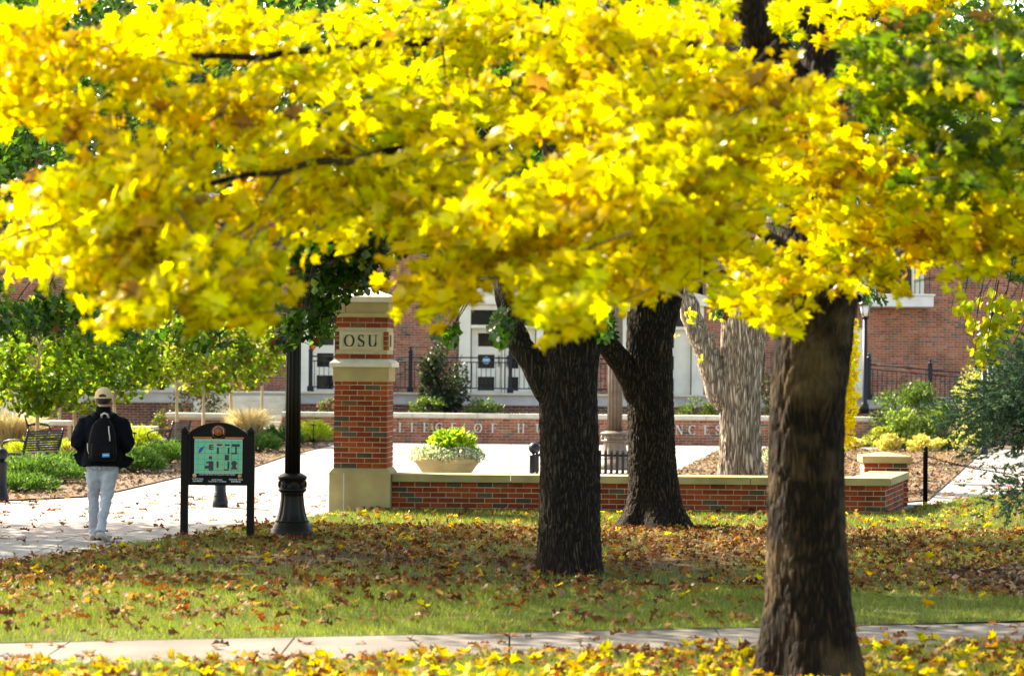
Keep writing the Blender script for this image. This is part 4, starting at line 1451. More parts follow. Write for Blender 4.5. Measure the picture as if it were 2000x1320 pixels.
# ================================================================ stone planters with flowers
def stone_planter(px, D, lab):
    x = P(px, 900, D).x
    t = empty('stone_planter', (x, D, 0), 0, lab, 'planter', 'round stone planters on the plaza')
    MB().lathe([(0.30, -0.02), (0.31, 0.05), (0.27, 0.08), (0.28, 0.12), (0.40, 0.26), (0.47, 0.36), (0.50, 0.40), (0.525, 0.41), (0.53, 0.46), (0.51, 0.485), (0.46, 0.485), (0.44, 0.44)], 40).build('bowl', M['stone'], t)
    # white small flowers round the rim, lime leaves in the middle
    n = 4200
    a = rng.random(n) * 6.283; rr = 0.60 * np.sqrt(rng.random(n)); zz = 0.46 + (0.24 * np.sqrt(np.maximum(0, 1 - (rr / 0.62) ** 2)) + 0.02) * rng.random(n) ** 0.5 - 0.10 * np.clip(rr - 0.5, 0, 1) * 5 * rng.random(n) + 0.03 * np.sin(a * 5)
    pos = np.stack([rr * np.cos(a), rr * np.sin(a), zz], 1)
    T = rng.standard_normal((n, 3)); T[:, 2] += 0.6
    N_ = rng.standard_normal((n, 3)); N_[:, 2] += 0.8
    c = pick([(0.12, 0.20, 0.05), (0.16, 0.26, 0.06), (0.70, 0.70, 0.62), (0.72, 0.72, 0.66)], n, [3, 3, 3, 3], 0.1)
    V, F, C = scatter([leaf_base('chip')], pos, T, N_, rng.uniform(0.035, 0.055, n), c)
    o = link('flower_cushion', fast_mesh('flower_cushion', V, F, C), M['shrub'], t); o['kind'] = 'stuff'
    n = 520
    stem = in_ball(n) * np.array([0.36, 0.36, 0.20]) + np.array([0.08, 0, 0.72])
    T = unit(stem - np.array([0.08, 0, 0.5])) + 0.4 * rng.standard_normal((n, 3)); N_ = rng.standard_normal((n, 3)) + np.array([0, 0, 0.8])
    c = pick([(0.28, 0.42, 0.03), (0.40, 0.55, 0.04), (0.14, 0.28, 0.03)], n, [3, 3, 2], 0.12)
    V, F, C = scatter([leaf_base('oval', 0.3, 0.5), leaf_base('oval', 0.2, 0.2)], stem, T, N_, rng.uniform(0.10, 0.17, n), c)
    o = link('lime_leaves', fast_mesh('lime_leaves', V, F, C), M['shrub'], t); o['kind'] = 'stuff'
    w = MB()
    for k in range(9):
        ax = random.uniform(-0.3, 0.5); ay = random.uniform(-0.2, 0.2)
        w.tube([(ax * 0.5, ay * 0.5, 0.5), (ax, ay, 0.85), (ax * 1.3, ay, 0.9 + random.uniform(0, 0.14))], [0.006, 0.004, 0.008], 5)
    w.build('stems', surf('green_stem', (0.2, 0.3, 0.06), 5, 0.7), t)
stone_planter(873, 38.0, 'round stone planter full of white flowers and lime leaves behind the low wall')
stone_planter(1562, 38.6, 'round stone planter with white flowers mostly hidden by the foreground trunk')

# ================================================================ post and chain at the right
def chain_post(x, y, lab):
    t = empty('chain_post', (x, y, 0), 0, lab, 'post', 'posts of the chain barrier')
    MB().lathe([(0.033, -0.05), (0.033, 0.76), (0.04, 0.765), (0.04, 0.785), (0.03, 0.79)], 18).build('shaft', M['black'], t)
    MB().ball((0, 0, 0.818), 0.036, 14, 9, (1, 1, 1.1)).build('cap', M['black'], t)
    MB().tube([(0.033, 0, 0.70), (0.05, 0, 0.70)], 0.01, 6).build('eye', M['black'], t)
cpa = G(1807, 990)
chain_post(cpa.x, cpa.y, 'thin black post holding a chain right of the short end pillar')
chain_post(cpa.x + 4.1, cpa.y + 0.6, 'second black chain post beyond the right edge')
ch = empty('barrier_chain', (cpa.x, cpa.y, 0), 0, 'sagging dark chain strung from the thin black post to the right', 'chain')
def link_mesh():
    m = MB()
    pts = []
    for k in range(13):
        a = 2 * math.pi * k / 12
        pts.append((0.028 * math.cos(a), 0.012 * math.sin(a), 0))
    m.tube(pts, 0.0055, 5, cap=False)
    return m.mesh('chain_link')
lm = link_mesh(); lm.materials.append(M['black'])
NL = 90
A_ = Vector((0.05, 0, 0.70)); B_ = Vector((4.05, 0.6, 0.70))
for k in range(NL):
    u = k / (NL - 1)
    def cat(u): return A_.lerp(B_, u) + Vector((0, 0, -0.28 * 4 * u * (1 - u)))
    p = cat(u); d = (cat(min(u + .005, 1)) - cat(max(u - .005, 0))).normalized()
    o = bpy.data.objects.new('chain_link', lm); col.objects.link(o); o.parent = ch
    q = d.to_track_quat('X', 'Z')
    o.rotation_mode = 'QUATERNION'
    o.rotation_quaternion = q @ Euler((R(90) * (k % 2) + 0.3, 0, 0)).to_quaternion()
    o.location = p

# small path lights and label stakes in the left bed
def path_light(px, py, lab):
    g = G(px, py)
    t = empty('bed_stake', (g.x, g.y, 0.02), 0, lab, 'stake', 'thin stakes in the left bed')
    MB().tube([(0, 0, -0.02), (0, 0, 0.45)], 0.012, 8).build('stem', M['black'], t)
    MB().lathe([(0.05, 0.4505), (0.045, 0.475), (0.01, 0.49)], 12).build('head', M['black'], t)
path_light(113, 905, 'thin dark stake left of the walker in the bed')
path_light(262, 892, 'thin dark stake right of the walker in the bed')
path_light(612, 870, 'thin dark stake in front of the lime shrub by the pillar')
path_light(4, 862, 'thin dark stake in front of the tan grass at left edge')
# ================================================================ people
def cloth_mat(name, c, weave=220, rough=0.9, fade=0.25, fscale=5):
    m = surf(name, [(0.3, tuple(x * (1 - fade) for x in c)), (0.7, tuple(min(1, x * (1 + fade)) for x in c))], fscale, rough, 0.35, weave, spec=0.08, bdist=0.003)
    return m
M['skin'] = surf('skin', (0.50, 0.29, 0.20), 8, 0.55)
M['hair'] = surf('dark_hair', (0.025, 0.015, 0.010), 60, 0.5, 0.6, 120, stretch=(1, 1, 0.2))
M['navy_cloth'] = cloth_mat('black_navy_fleece', (0.005, 0.006, 0.009), fade=0.3)
M['pack'] = cloth_mat('black_pack_nylon', (0.005, 0.005, 0.006), rough=0.6)
M['jeans'] = cloth_mat('light_wash_denim', (0.40, 0.43, 0.48), fade=0.18)
M['stitch'] = cloth_mat('denim_seam', (0.22, 0.25, 0.32))
M['cap'] = cloth_mat('tan_cap_cotton', (0.74, 0.55, 0.33), fade=0.06)
M['shoe'] = cloth_mat('off_white_canvas', (0.50, 0.46, 0.40), fade=0.1)
M['sole'] = surf('gum_sole', (0.34, 0.27, 0.20), 8, 0.8)
M['tagblue'] = surf('blue_tag', (0.02, 0.28, 0.62), 8, 0.6)
M['zip'] = surf('pale_zip', (0.60, 0.58, 0.54), 8, 0.5)
M['blue_cloth'] = cloth_mat('blue_denim', (0.02, 0.05, 0.28))
M['grey_cloth'] = cloth_mat('dark_grey_sweater', (0.03, 0.035, 0.06))

def remesh(o, vox, smooth=6, disp=0.0):
    r = o.modifiers.new('join', 'REMESH')
    r.mode = 'VOXEL'; r.voxel_size = vox; r.use_smooth_shade = True
    s = o.modifiers.new('smooth', 'SMOOTH'); s.iterations = smooth; s.factor = 0.5
    if disp:
        tx = bpy.data.textures.new('folds', 'CLOUDS'); tx.noise_scale = 0.07; tx.noise_depth = 2
        d = o.modifiers.new('folds', 'DISPLACE'); d.texture = tx; d.strength = disp; d.mid_level = 0.5
    return o

def sup_ring(cx, cy, z, rx, ry, n=28, e=2.4):
    out = []
    for k in range(n):
        a = 2 * math.pi * k / n
        c, s = math.cos(a), math.sin(a)
        out.append((cx + rx * math.copysign(abs(c) ** (2 / e), c), cy + ry * math.copysign(abs(s) ** (2 / e), s), z))
    return out
def loft(mb, rings):
    n = len(rings[0]); vs = [p for r in rings for p in r]; fs = []
    for j in range(len(rings) - 1):
        for i in range(n):
            k = (i + 1) % n
            fs.append((j * n + i, j * n + k, (j + 1) * n + k, (j + 1) * n + i))
    fs.append(tuple(range(n - 1, -1, -1))); fs.append(tuple((len(rings) - 1) * n + i for i in range(n)))
    mb.add(vs, fs, True)
    return mb

def skin_body(name, parent, bones, mat):
    """continuous body from a joint graph: bones = {joint: (pos, radius, parent)}"""
    keys = list(bones)
    me = bpy.data.meshes.new(name)
    me.from_pydata([bones[k][0] for k in keys], [(keys.index(bones[k][2]), i) for i, k in enumerate(keys) if bones[k][2]], [])
    o = link(name, me, mat, parent)
    sk = o.modifiers.new('skin', 'SKIN'); sk.use_smooth_shade = True
    for i, k in enumerate(keys):
        r = bones[k][1]
        me.skin_vertices[0].data[i].radius = (r, r) if not isinstance(r, tuple) else r
        me.skin_vertices[0].data[i].use_root = (k == 'pelvis')
    sd = o.modifiers.new('sub', 'SUBSURF'); sd.levels = 2; sd.render_levels = 2
    return o

def person(loc, rz, lab, pose, top, trousers, hat, sc=1.0, jacket=True):
    t = empty('person', loc, rz, lab, 'person')
    t.scale = (sc, sc, sc)
    J = pose
    bones = {'pelvis': ((0, 0, 0.84), 0.10, None), 'spine': ((0, 0.0, 1.02), 0.10, 'pelvis'), 'chest': ((0, 0.01, 1.22), 0.115, 'spine'),
             'neck0': ((0, 0.0, 1.36), 0.055, 'chest'), 'neck1': ((0, 0.012, 1.43), 0.05, 'neck0'), 'head0': ((0, 0.03, 1.47), 0.062, 'neck1'),
             'head1': ((0, 0.03, 1.545), (0.076, 0.088), 'head0'), 'head2': ((0, 0.02, 1.60), (0.07, 0.082), 'head1'), 'head3': ((0, 0.02, 1.635), 0.035, 'head2'),
             'nose': ((0, 0.112, 1.515), 0.013, 'head1')}
    for s, q in ((-1, 'l'), (1, 'r')):
        bones['sh' + q] = ((s * 0.17, 0, 1.31), 0.055, 'chest'); bones['el' + q] = (J['el' + q], 0.042, 'sh' + q); bones['wr' + q] = (J['wr' + q], 0.028, 'el' + q)
        bones['pa' + q] = (J['ha' + q], (0.018, 0.032), 'wr' + q)
        d = (Vector(J['ha' + q]) - Vector(J['wr' + q])).normalized()
        side = Vector((0, 0, 1)) if abs(d.z) < 0.8 else Vector((0, 1, 0))
        for k, (off, ln) in enumerate(((0.026, 0.07), (0.009, 0.08), (-0.009, 0.074), (-0.026, 0.058))):
            a = Vector(J['ha' + q]) + side * off + d * 0.045
            bones['f%d%s' % (k, q)] = (tuple(a), 0.0095, 'pa' + q)
            bones['g%d%s' % (k, q)] = (tuple(a + d * ln * 0.55 + Vector((-s * 0.012, 0, 0))), 0.0085, 'f%d%s' % (k, q))
            bones['h%d%s' % (k, q)] = (tuple(a + d * ln + Vector((-s * 0.03, 0, -0.01))), 0.007, 'g%d%s' % (k, q))
        th = Vector(J['wr' + q]) + d * 0.03 + side * 0.035
        bones['t0' + q] = (tuple(th), 0.011, 'wr' + q); bones['t1' + q] = (tuple(th + d * 0.05 + side * 0.02), 0.009, 't0' + q)
        bones['hi' + q] = (J['hi' + q], 0.075, 'pelvis'); bones['kn' + q] = (J['kn' + q], 0.048, 'hi' + q); bones['an' + q] = (J['an' + q], 0.034, 'kn' + q)
        bones['to' + q] = (J['to' + q], 0.028, 'an' + q)
    skin_body('body', t, bones, M['skin'])
    ears = MB()
    for s in (-1, 1):
        ears.ball((s * 0.083, 0.022, 1.517), 0.026, 10, 7, (0.45, 0.75, 1.15))
    ears.build('ears', M['skin'], t)
    # trousers
    j = MB()
    loft(j, [sup_ring(0, 0, z, rx, ry) for z, rx, ry in ((0.96, 0.150, 0.105), (0.90, 0.160, 0.115), (0.83, 0.168, 0.125), (0.775, 0.155, 0.115))])
    for q, s in (('l', -1), ('r', 1)):
        hp, kn, an = Vector(J['hi' + q]), Vector(J['kn' + q]), Vector(J['an' + q])
        pts = [hp + Vector((0, 0, 0.03)), hp.lerp(kn, 0.3), hp.lerp(kn, 0.65), kn, kn.lerp(an, 0.3), kn.lerp(an, 0.6), kn.lerp(an, 0.9), an + (an - kn).normalized() * 0.015]
        j.tube(pts, [0.092, 0.092, 0.078, 0.062, 0.059, 0.053, 0.047, 0.053], 20)
    jo = remesh(j.build('jeans', trousers, t), 0.010, 4, 0.034)
    # shoes
    for q in 'lr':
        an, to = Vector(J['an' + q]), Vector(J['to' + q])
        heel = an + (an - to).normalized() * 0.045
        sh = MB()
        pts = [Vector((heel.x, heel.y, an.z - 0.045)), Vector((an.x, an.y, an.z - 0.028)), Vector((an.x, an.y, an.z - 0.035)).lerp(to, 0.45), to + (to - an) * 0.30, to + (to - an) * 0.6]
        sh.tube(pts, [0.030, 0.044, 0.046, 0.044, 0.022], 14, sx=1.0, sy=0.9)
        so = remesh(sh.build('shoe', M['shoe'], t), 0.008, 4)
        sl = MB()
        d = (to - an); d.z = 0; d.normalize(); n_ = Vector((-d.y, d.x, 0))
        zb = min(heel.z, to.z) - 0.034
        out = []
        c0 = Vector((heel.x, heel.y, 0)) - d * 0.022; c1 = Vector((to.x, to.y, 0)) + d * 0.085
        for k in range(9):
            a = math.pi * (0.5 + k / 8); out.append(c0 + d * 0.038 * (1 + math.cos(a)) * 0.9 + n_ * 0.038 * math.sin(a))
        for k in range(9):
            a = math.pi * (-0.5 + k / 8); out.append(c1 - d * 0.05 + d * 0.05 * math.cos(a) + n_ * 0.046 * math.sin(a))
        m_ = len(out)
        zt_ = an.z - 0.052
        sl.add([(p.x, p.y, zt_ - 0.026) for p in out] + [(p.x, p.y, zt_) for p in out], [tuple(range(m_ - 1, -1, -1)), tuple(range(m_, 2 * m_))] + [(i, (i + 1) % m_, m_ + (i + 1) % m_, m_ + i) for i in range(m_)])
        sl.build('sole', M['sole'], so)
    # jacket: body, sleeves, collar
    jk = MB()
    loft(jk, [sup_ring(0, yo, z, rx, ry, e=2.6) for z, rx, ry, yo in ((0.81, 0.225, 0.16, 0.0), (0.90, 0.21, 0.15, 0.0), (1.02, 0.19, 0.14, 0.0), (1.15, 0.215, 0.14, 0.0),
                                                                 (1.25, 0.235, 0.135, 0.0), (1.305, 0.222, 0.118, 0.003), (1.352, 0.165, 0.098, 0.008), (1.385, 0.085, 0.078, 0.01), (1.40, 0.07, 0.07, 0.012))])
    for q, s in (('l', -1), ('r', 1)):
        a, b_, c_ = Vector((s * 0.185, 0, 1.265)), Vector(J['el' + q]), Vector(J['wr' + q])
        jk.tube([a + Vector((-s * 0.05, 0, 0.0)), a, a.lerp(b_, 0.5), b_, b_.lerp(c_, 0.5), c_], [0.085, 0.098, 0.098, 0.088, 0.074, 0.060], 18)
        if jacket:  # hem swinging out to the side
            fl = [(s * 0.16, 0.02, 0.97), (s * 0.20, 0.03, 0.93), (s * 0.30, 0.05, 0.945 if s < 0 else 0.90), (s * 0.335, 0.05, 0.925 if s < 0 else 0.87), (s * 0.25, 0.03, 0.80 if s < 0 else 0.78), (s * 0.17, 0.0, 0.80)]
            y0, y1 = -0.014, 0.014
            n_ = len(fl)
            jk.add([(x, y + y0 - 0.02, z) for x, y, z in fl] + [(x, y + y1 + 0.02, z) for x, y, z in fl],
                   [tuple(range(n_)), tuple(range(2 * n_ - 1, n_ - 1, -1))] + [(i, i + n_, (i + 1) % n_ + n_, (i + 1) % n_) for i in range(n_)])
    remesh(jk.build('jacket' if jacket else 'sweater', top, t), 0.011, 3, 0.030)
    cl = MB()
    cl.lathe([(0.088, 1.365), (0.082, 1.40), (0.076, 1.45), (0.066, 1.45), (0.06, 1.37)], 24, cy=0.014)
    cl.build('collar', top, t)
    # hair: a shell round the back and sides of the head
    hb = MB()
    hb.ball((0, 0.012, 1.552), 0.089, 48, 32, (0.98, 1.0, 1.12))
    ho = hb.build('hair', M['hair'], t)
    me = ho.data
    bm = bmesh.new(); bm.from_mesh(me)
    kill = [v for v in bm.verts if v.co.z < 1.470 + max(0, v.co.y) * 1.4 or (v.co.y > 0.05 and v.co.z < 1.6)]
    bmesh.ops.delete(bm, geom=kill, context='VERTS'); bm.to_mesh(me); bm.free()
    if hat:
        cp = MB()
        prof = []
        cp.ball((0, 0.012, 1.562), 0.096, 96, 64, (0.98, 1.06, 1.04))
        co = cp.build('cap', hat, t)
        me = co.data
        bm = bmesh.new(); bm.from_mesh(me)
        # open half-moon at the back above the strap
        kill = [v for v in bm.verts if v.co.z < 1.545 or (v.co.y < -0.02 and v.co.z < 1.545 + 0.040 * math.sqrt(max(0, 1 - (v.co.x / 0.042) ** 2)))]
        bmesh.ops.delete(bm, geom=kill, context='VERTS'); bm.to_mesh(me); bm.free()
        sd = co.modifiers.new('solid', 'SOLIDIFY'); sd.thickness = 0.004
        st_ = MB()
        arc_ = [(0.096 * math.cos(a), 0.012 + 0.102 * math.sin(a), 1.546) for a in np.linspace(0, 2 * math.pi, 33)]
        st_.tube(arc_, [(0.004, 0.009)] * 33, 6, cap=False)
        st_.build('strap', hat, co)
        br = MB()
        out = [(-0.075, 0.09, 1.553), (-0.06, 0.145, 1.548), (0, 0.175, 1.55), (0.06, 0.145, 1.548), (0.075, 0.09, 1.553), (0, 0.10, 1.572)]
        br.add(out + [(x, y, z + 0.006) for x, y, z in out], [(0, 5, 4, 3, 2, 1), (6, 7, 8, 9, 10, 11)] + [(i, (i + 1) % 6, 6 + (i + 1) % 6, 6 + i) for i in range(6)])
        br.build('peak', hat, co)
    return t

# the walker: seen from behind, hands in jacket pockets, legs close in mid stride
pose_walk = {'ell': (-0.262, -0.03, 1.05), 'elr': (0.262, -0.03, 1.05), 'wrl': (-0.19, 0.14, 0.98), 'wrr': (0.19, 0.14, 0.98),
             'hal': (-0.13, 0.165, 0.955), 'har': (0.13, 0.165, 0.955),
             'hil': (-0.085, 0, 0.82), 'hir': (0.085, 0, 0.82), 'knl': (-0.105, 0.13, 0.47), 'knr': (0.04, 0.02, 0.46),
             'anl': (-0.112, 0.19, 0.085), 'anr': (0.0, -0.17, 0.115), 'tol': (-0.125, 0.285, 0.045), 'tor': (0.05, -0.09, 0.045)}
wg = G(199, 1056)
walker = person((wg.x, wg.y, 0), R(4), 'person in tan cap, dark jacket and light jeans walking away across the plaza', pose_walk, M['navy_cloth'], M['jeans'], M['cap'], 1.0)
# jeans details: back pockets, seat seam
det = MB()
for s in (-1, 1):
    pk = [(s * 0.04, -0.128, 0.865), (s * 0.135, -0.115, 0.865), (s * 0.13, -0.118, 0.79), (s * 0.085, -0.13, 0.765), (s * 0.045, -0.134, 0.785)]
    for a, b_ in zip(pk[1:], pk[2:] + pk[:1]):
        det.tube([a, b_], 0.0035, 5)
det.tube([(0, -0.128, 0.90), (0, -0.134, 0.82), (0.0, -0.122, 0.765)], 0.004, 5)
det.build('seams', M['stitch'], walker)

# backpack on the walker's back: a thing of its own
bp_ = empty('backpack', (wg.x, wg.y, 0), R(4), 'black backpack with pale zip and blue tag on the walker\'s back', 'backpack')
m = MB()
loft(m, [sup_ring(0.015, yo, z, rx, ry, e=3.2) for z, rx, ry, yo in ((0.865, 0.125, 0.05, -0.19), (0.90, 0.148, 0.075, -0.205), (1.0, 0.152, 0.085, -0.21), (1.06, 0.148, 0.08, -0.208), (1.15, 0.14, 0.072, -0.20),
                                                       (1.24, 0.115, 0.06, -0.19), (1.30, 0.078, 0.045, -0.175), (1.33, 0.04, 0.025, -0.165))])
bo = remesh(m.build('main_bag', M['pack'], bp_), 0.010, 4, 0.010)
m = MB(); loft(m, [sup_ring(0.02, -0.255, z, rx, ry, e=3.5) for z, rx, ry in ((0.885, 0.11, 0.045), (0.93, 0.125, 0.062), (1.02, 0.125, 0.06), (1.065, 0.118, 0.04))])
remesh(m.build('front_pocket', M['pack'], bp_), 0.009, 3, 0.006)
MB().tube([(0.0, -0.155, 1.325), (0.0, -0.185, 1.365), (0.03, -0.19, 1.382), (0.06, -0.185, 1.372), (0.075, -0.16, 1.325)], [(0.012, 0.005)] * 5, 8).build('haul_loop', M['zip'], bp_)
MB().tube([(0.085, -0.262, 1.245), (0.088, -0.275, 1.20), (0.098, -0.285, 1.14), (0.102, -0.29, 1.085)], 0.006, 6).build('zip', M['zip'], bp_)
MB().tube([(-0.142, -0.215, 1.06), (-0.138, -0.235, 1.0), (-0.125, -0.25, 0.95)], 0.006, 6).build('side_zip', M['zip'], bp_)
tg = MB().box(0.058, 0.135, -0.326, -0.318, 0.915, 0.955, Matrix.Rotation(R(-2), 4, 'Y')).build('tag', M['tagblue'], bp_)
wl = MB()
for k in range(5): wl.box(0.068 + k * 0.012, 0.076 + k * 0.012, -0.3275, -0.3262, 0.930, 0.942, Matrix.Rotation(R(-2), 4, 'Y'))
wl.build('tag_mark', M['white_print'], tg)
for s in (-1, 1):
    pts = [(s * 0.05, -0.165, 1.32), (s * 0.085, -0.135, 1.36), (s * 0.11, -0.06, 1.385), (s * 0.125, 0.02, 1.375), (s * 0.13, 0.10, 1.31), (s * 0.14, 0.155, 1.18), (s * 0.175, 0.13, 1.02), (s * 0.19, 0.0, 0.95), (s * 0.13, -0.16, 0.93)]
    MB().tube(pts, [(0.026, 0.006)] * len(pts), 8, ref=(1, 0, 0)).build('shoulder_strap', M['pack'], bp_)

# a second walker on the terrace, half hidden by trunk and lamp
pose2 = {'ell': (-0.24, -0.16, 1.08), 'elr': (0.24, 0.10, 1.07), 'wrl': (-0.22, -0.12, 0.86), 'wrr': (0.2, 0.26, 0.93), 'hal': (-0.22, -0.06, 0.79), 'har': (0.19, 0.33, 0.93),
         'hil': (-0.085, 0, 0.82), 'hir': (0.085, 0, 0.82), 'knl': (-0.09, -0.10, 0.46), 'knr': (0.09, 0.18, 0.48),
         'anl': (-0.09, -0.36, 0.17), 'anr': (0.085, 0.24, 0.09), 'tol': (-0.09, -0.30, 0.09), 'tor': (0.085, 0.34, 0.05)}
p2 = P(1245, 775, 64.6)
person((p2.x, 64.6, TZ), R(-80), 'distant person in blue jeans walking along the terrace, half hidden by a trunk', pose2, M['grey_cloth'], M['blue_cloth'], None, 1.02, jacket=False)
# ================================================================ trees
def trunk_mesh(pts, radii, seg=110, rings=240, ridge=0.02, cells=9.0, zs=0.25, flare=0.0, lobes=5, seed=0.0, decay=0.17):
    """a trunk with real bark relief: plates split by furrows"""
    pts = [Vector(p) for p in pts]
    cum = [0.0]
    for a, b_ in zip(pts, pts[1:]): cum.append(cum[-1] + (b_ - a).length)
    L = cum[-1]
    def at(s):
        for i in range(len(cum) - 1):
            if s <= cum[i + 1] or i == len(cum) - 2:
                u = (s - cum[i]) / (cum[i + 1] - cum[i])
                # smooth catmull
                p0, p1, p2, p3 = pts[max(i - 1, 0)], pts[i], pts[i + 1], pts[min(i + 2, len(pts) - 1)]
                q = 0.5 * ((2 * p1) + (p2 - p0) * u + (2 * p0 - 5 * p1 + 4 * p2 - p3) * u * u + (3 * p1 - p0 - 3 * p2 + p3) * u ** 3)
                return q, radii[i] * (1 - u) + radii[i + 1] * u
    V = []
    for j in range(rings + 1):
        s = L * j / rings
        c, r = at(s)
        fl = math.exp(-max(0.0, s - 0.1) / decay) * flare
        for k in range(seg):
            a = 2 * math.pi * k / seg
            rr = r * (1 + fl * (1 + 0.55 * math.cos(a * lobes + 1.3 + seed)))
            x, y = math.cos(a), math.sin(a)
            q = Vector((x * r * cells + seed, y * r * cells, s * cells * zs))
            w = mnoise.noise(q * 0.55) * 0.8
            dist, _ = mnoise.voronoi(q + Vector((w, -w, w * 0.6)))
            e = min(dist[1] - dist[0], 0.35) / 0.35
            n2 = mnoise.noise(q * 3.1)
            big = mnoise.noise(Vector((x * 1.4, y * 1.4, s * 0.8 + seed)))
            rr += ridge * (e - 0.6) + ridge * 0.35 * n2 + r * 0.05 * big
            V.append((c.x + rr * x, c.y + rr * y, c.z))
    F = []
    for j in range(rings):
        for k in range(seg):
            k2 = (k + 1) % seg
            F.append((j * seg + k, j * seg + k2, (j + 1) * seg + k2, (j + 1) * seg + k))
    return fast_mesh('trunk', np.array(V), np.array(F), smooth=True)

def limb(parent, pts, r0, r1, mat, n=12, wob=0.04, name='limb'):
    pts = [Vector(p) for p in pts]
    out, rad = [], []
    m = len(pts) - 1
    K = 7
    for i in range(m):
        for k in range(K):
            u = k / K
            p0, p1, p2, p3 = pts[max(i - 1, 0)], pts[i], pts[i + 1], pts[min(i + 2, m)]
            q = 0.5 * ((2 * p1) + (p2 - p0) * u + (2 * p0 - 5 * p1 + 4 * p2 - p3) * u * u + (3 * p1 - p0 - 3 * p2 + p3) * u ** 3)
            f = (i + u) / m
            q = q + Vector((random.uniform(-1, 1), random.uniform(-1, 1), random.uniform(-1, 1))) * wob * min(1, f * 3) * (0.3 + f)
            out.append(q); rad.append((r0 * (1 - f) ** 0.8 + r1) * min(1.0, 0.45 + (i + u) * 1.6))
    out.append(pts[-1]); rad.append(r1)
    return MB().tube(out, rad, n).build(name, mat, parent), out

def rel(p, base): return Vector(p) - Vector(base)

def split_crown(t, base, kind, name, mat_s, mat_o, pos, T, Nn, size, c, bases, nobj=300, frame_only=True, crown='crown'):
    """the leaves that show largest become single parts, the rest one joined part"""
    wp = pos + np.array(base)
    D = wp[:, 1]
    px = 1000 + wp[:, 0] / D * F_PX; py = HORIZON - (wp[:, 2] - CAM_H) / D * F_PX
    vis = (px > 10) & (px < 1990) & (py > 10) & (py < 1300)
    score = np.where(vis, size / D, 0)
    order = np.argsort(-score)
    k = order[:nobj]
    leaf_objects(kind, 'leaf', t, mat_o, pos[k], T[k], Nn[k], size[k], c[k])
    r = order[nobj:]
    V, F, C = scatter(bases, pos[r], T[r], Nn[r], size[r], c[r], 0.13)
    o = link(crown, fast_mesh(crown, V, F, C), mat_s, t)
    o['kind'] = 'stuff'
    return o

# ---------------------------------------------------------------- the yellow maple in front
MBASE = G(1583, 1332)
MBASE.z = 0.0
mt = empty('maple_tree', MBASE, 0, 'large yellow maple in the foreground with dark trunk at right and spreading boughs', 'tree')
Dm = MBASE.y
def mp3(px, py, D): return rel(P(px, py, D), MBASE)
tp = [Vector((0, 0, -0.12)), mp3(1578, 1180, Dm), mp3(1575, 1000, Dm), mp3(1578, 800, Dm), mp3(1590, 640, Dm), mp3(1598, 520, Dm), mp3(1600, 380, Dm)]
me = trunk_mesh(tp, [0.275, 0.252, 0.238, 0.226, 0.243, 0.268, 0.22], 130, 300, 0.011, 24, 0.2, 0.40, 5, 1.0, 0.26)
link('trunk', me, M['bark_maple'], mt)
LMB = [
    ([(1598, 420, Dm), (1605, 200, Dm), (1608, 0, Dm + .1), (1600, -500, Dm + .1), (1570, -1200, Dm + .3)], 0.19, 0.03),
    ([(1585, 560, Dm), (1520, 470, Dm - .5), (1280, 400, Dm - 1.9), (900, 430, Dm - 3.0), (640, 520, Dm - 3.5)], 0.032, 0.005),
    ([(1590, 440, Dm), (1420, 310, Dm - 1.0), (1050, 270, Dm - 2.6), (620, 320, Dm - 3.7), (160, 430, Dm - 4.1)], 0.037, 0.005),
    ([(1590, 560, Dm - .1), (1480, 530, Dm - 1.0), (1250, 560, Dm - 2.4), (1080, 610, Dm - 3.3)], 0.026, 0.005),
    ([(1600, 260, Dm), (1400, 90, Dm - .9), (1000, 70, Dm - 2.2), (500, 110, Dm - 3.2), (60, 130, Dm - 3.7)], 0.037, 0.005),
    ([(1610, 560, Dm - .1), (1690, 470, Dm - .8), (1800, 440, Dm - 1.5), (1930, 480, Dm - 2.0)], 0.026, 0.005),
    ([(1615, 320, Dm), (1720, 230, Dm - .9), (1850, 190, Dm - 1.8), (2080, 220, Dm - 2.4)], 0.043, 0.0070),
    ([(1590, 260, Dm), (1510, 110, Dm - .1), (1462, 20, Dm - .2), (1400, -300, Dm - .2), (1250, -700, Dm)], 0.13, 0.02),
    ([(1600, 60, Dm), (1300, -150, Dm + .6), (900, -300, Dm + 1.2), (500, -350, Dm + 1.8)], 0.08, 0.012),
    ([(1605, 100, Dm), (1850, -100, Dm + .5), (2200, -250, Dm + 1), (2500, -300, Dm + 1.2)], 0.08, 0.012),
    ([(1605, -100, Dm), (1500, -300, Dm - 1.2), (1300, -500, Dm - 2.6)], 0.07, 0.012),
    ([(1605, 260, Dm + .1), (1650, 100, Dm + 1.5), (1700, 20, Dm + 3.0)], 0.07, 0.012),
]
tw = MB()
for pts, r0, r1 in LMB:
    _, path = limb(mt, [mp3(*p) for p in pts], r0, r1, M['bark_maple'], 10, 0.02)
    for k in range(10, len(path), 3):       # twigs off the limb
        d = Vector((random.uniform(-1, 1), random.uniform(-1, 0.4), random.uniform(-0.55, 0.35)))
        a = path[k]
        tw.tube([a, a + d * 0.25, a + d * 0.45 + Vector((0, 0, -0.06))], [0.009, 0.006, 0.003], 5, cap=False)
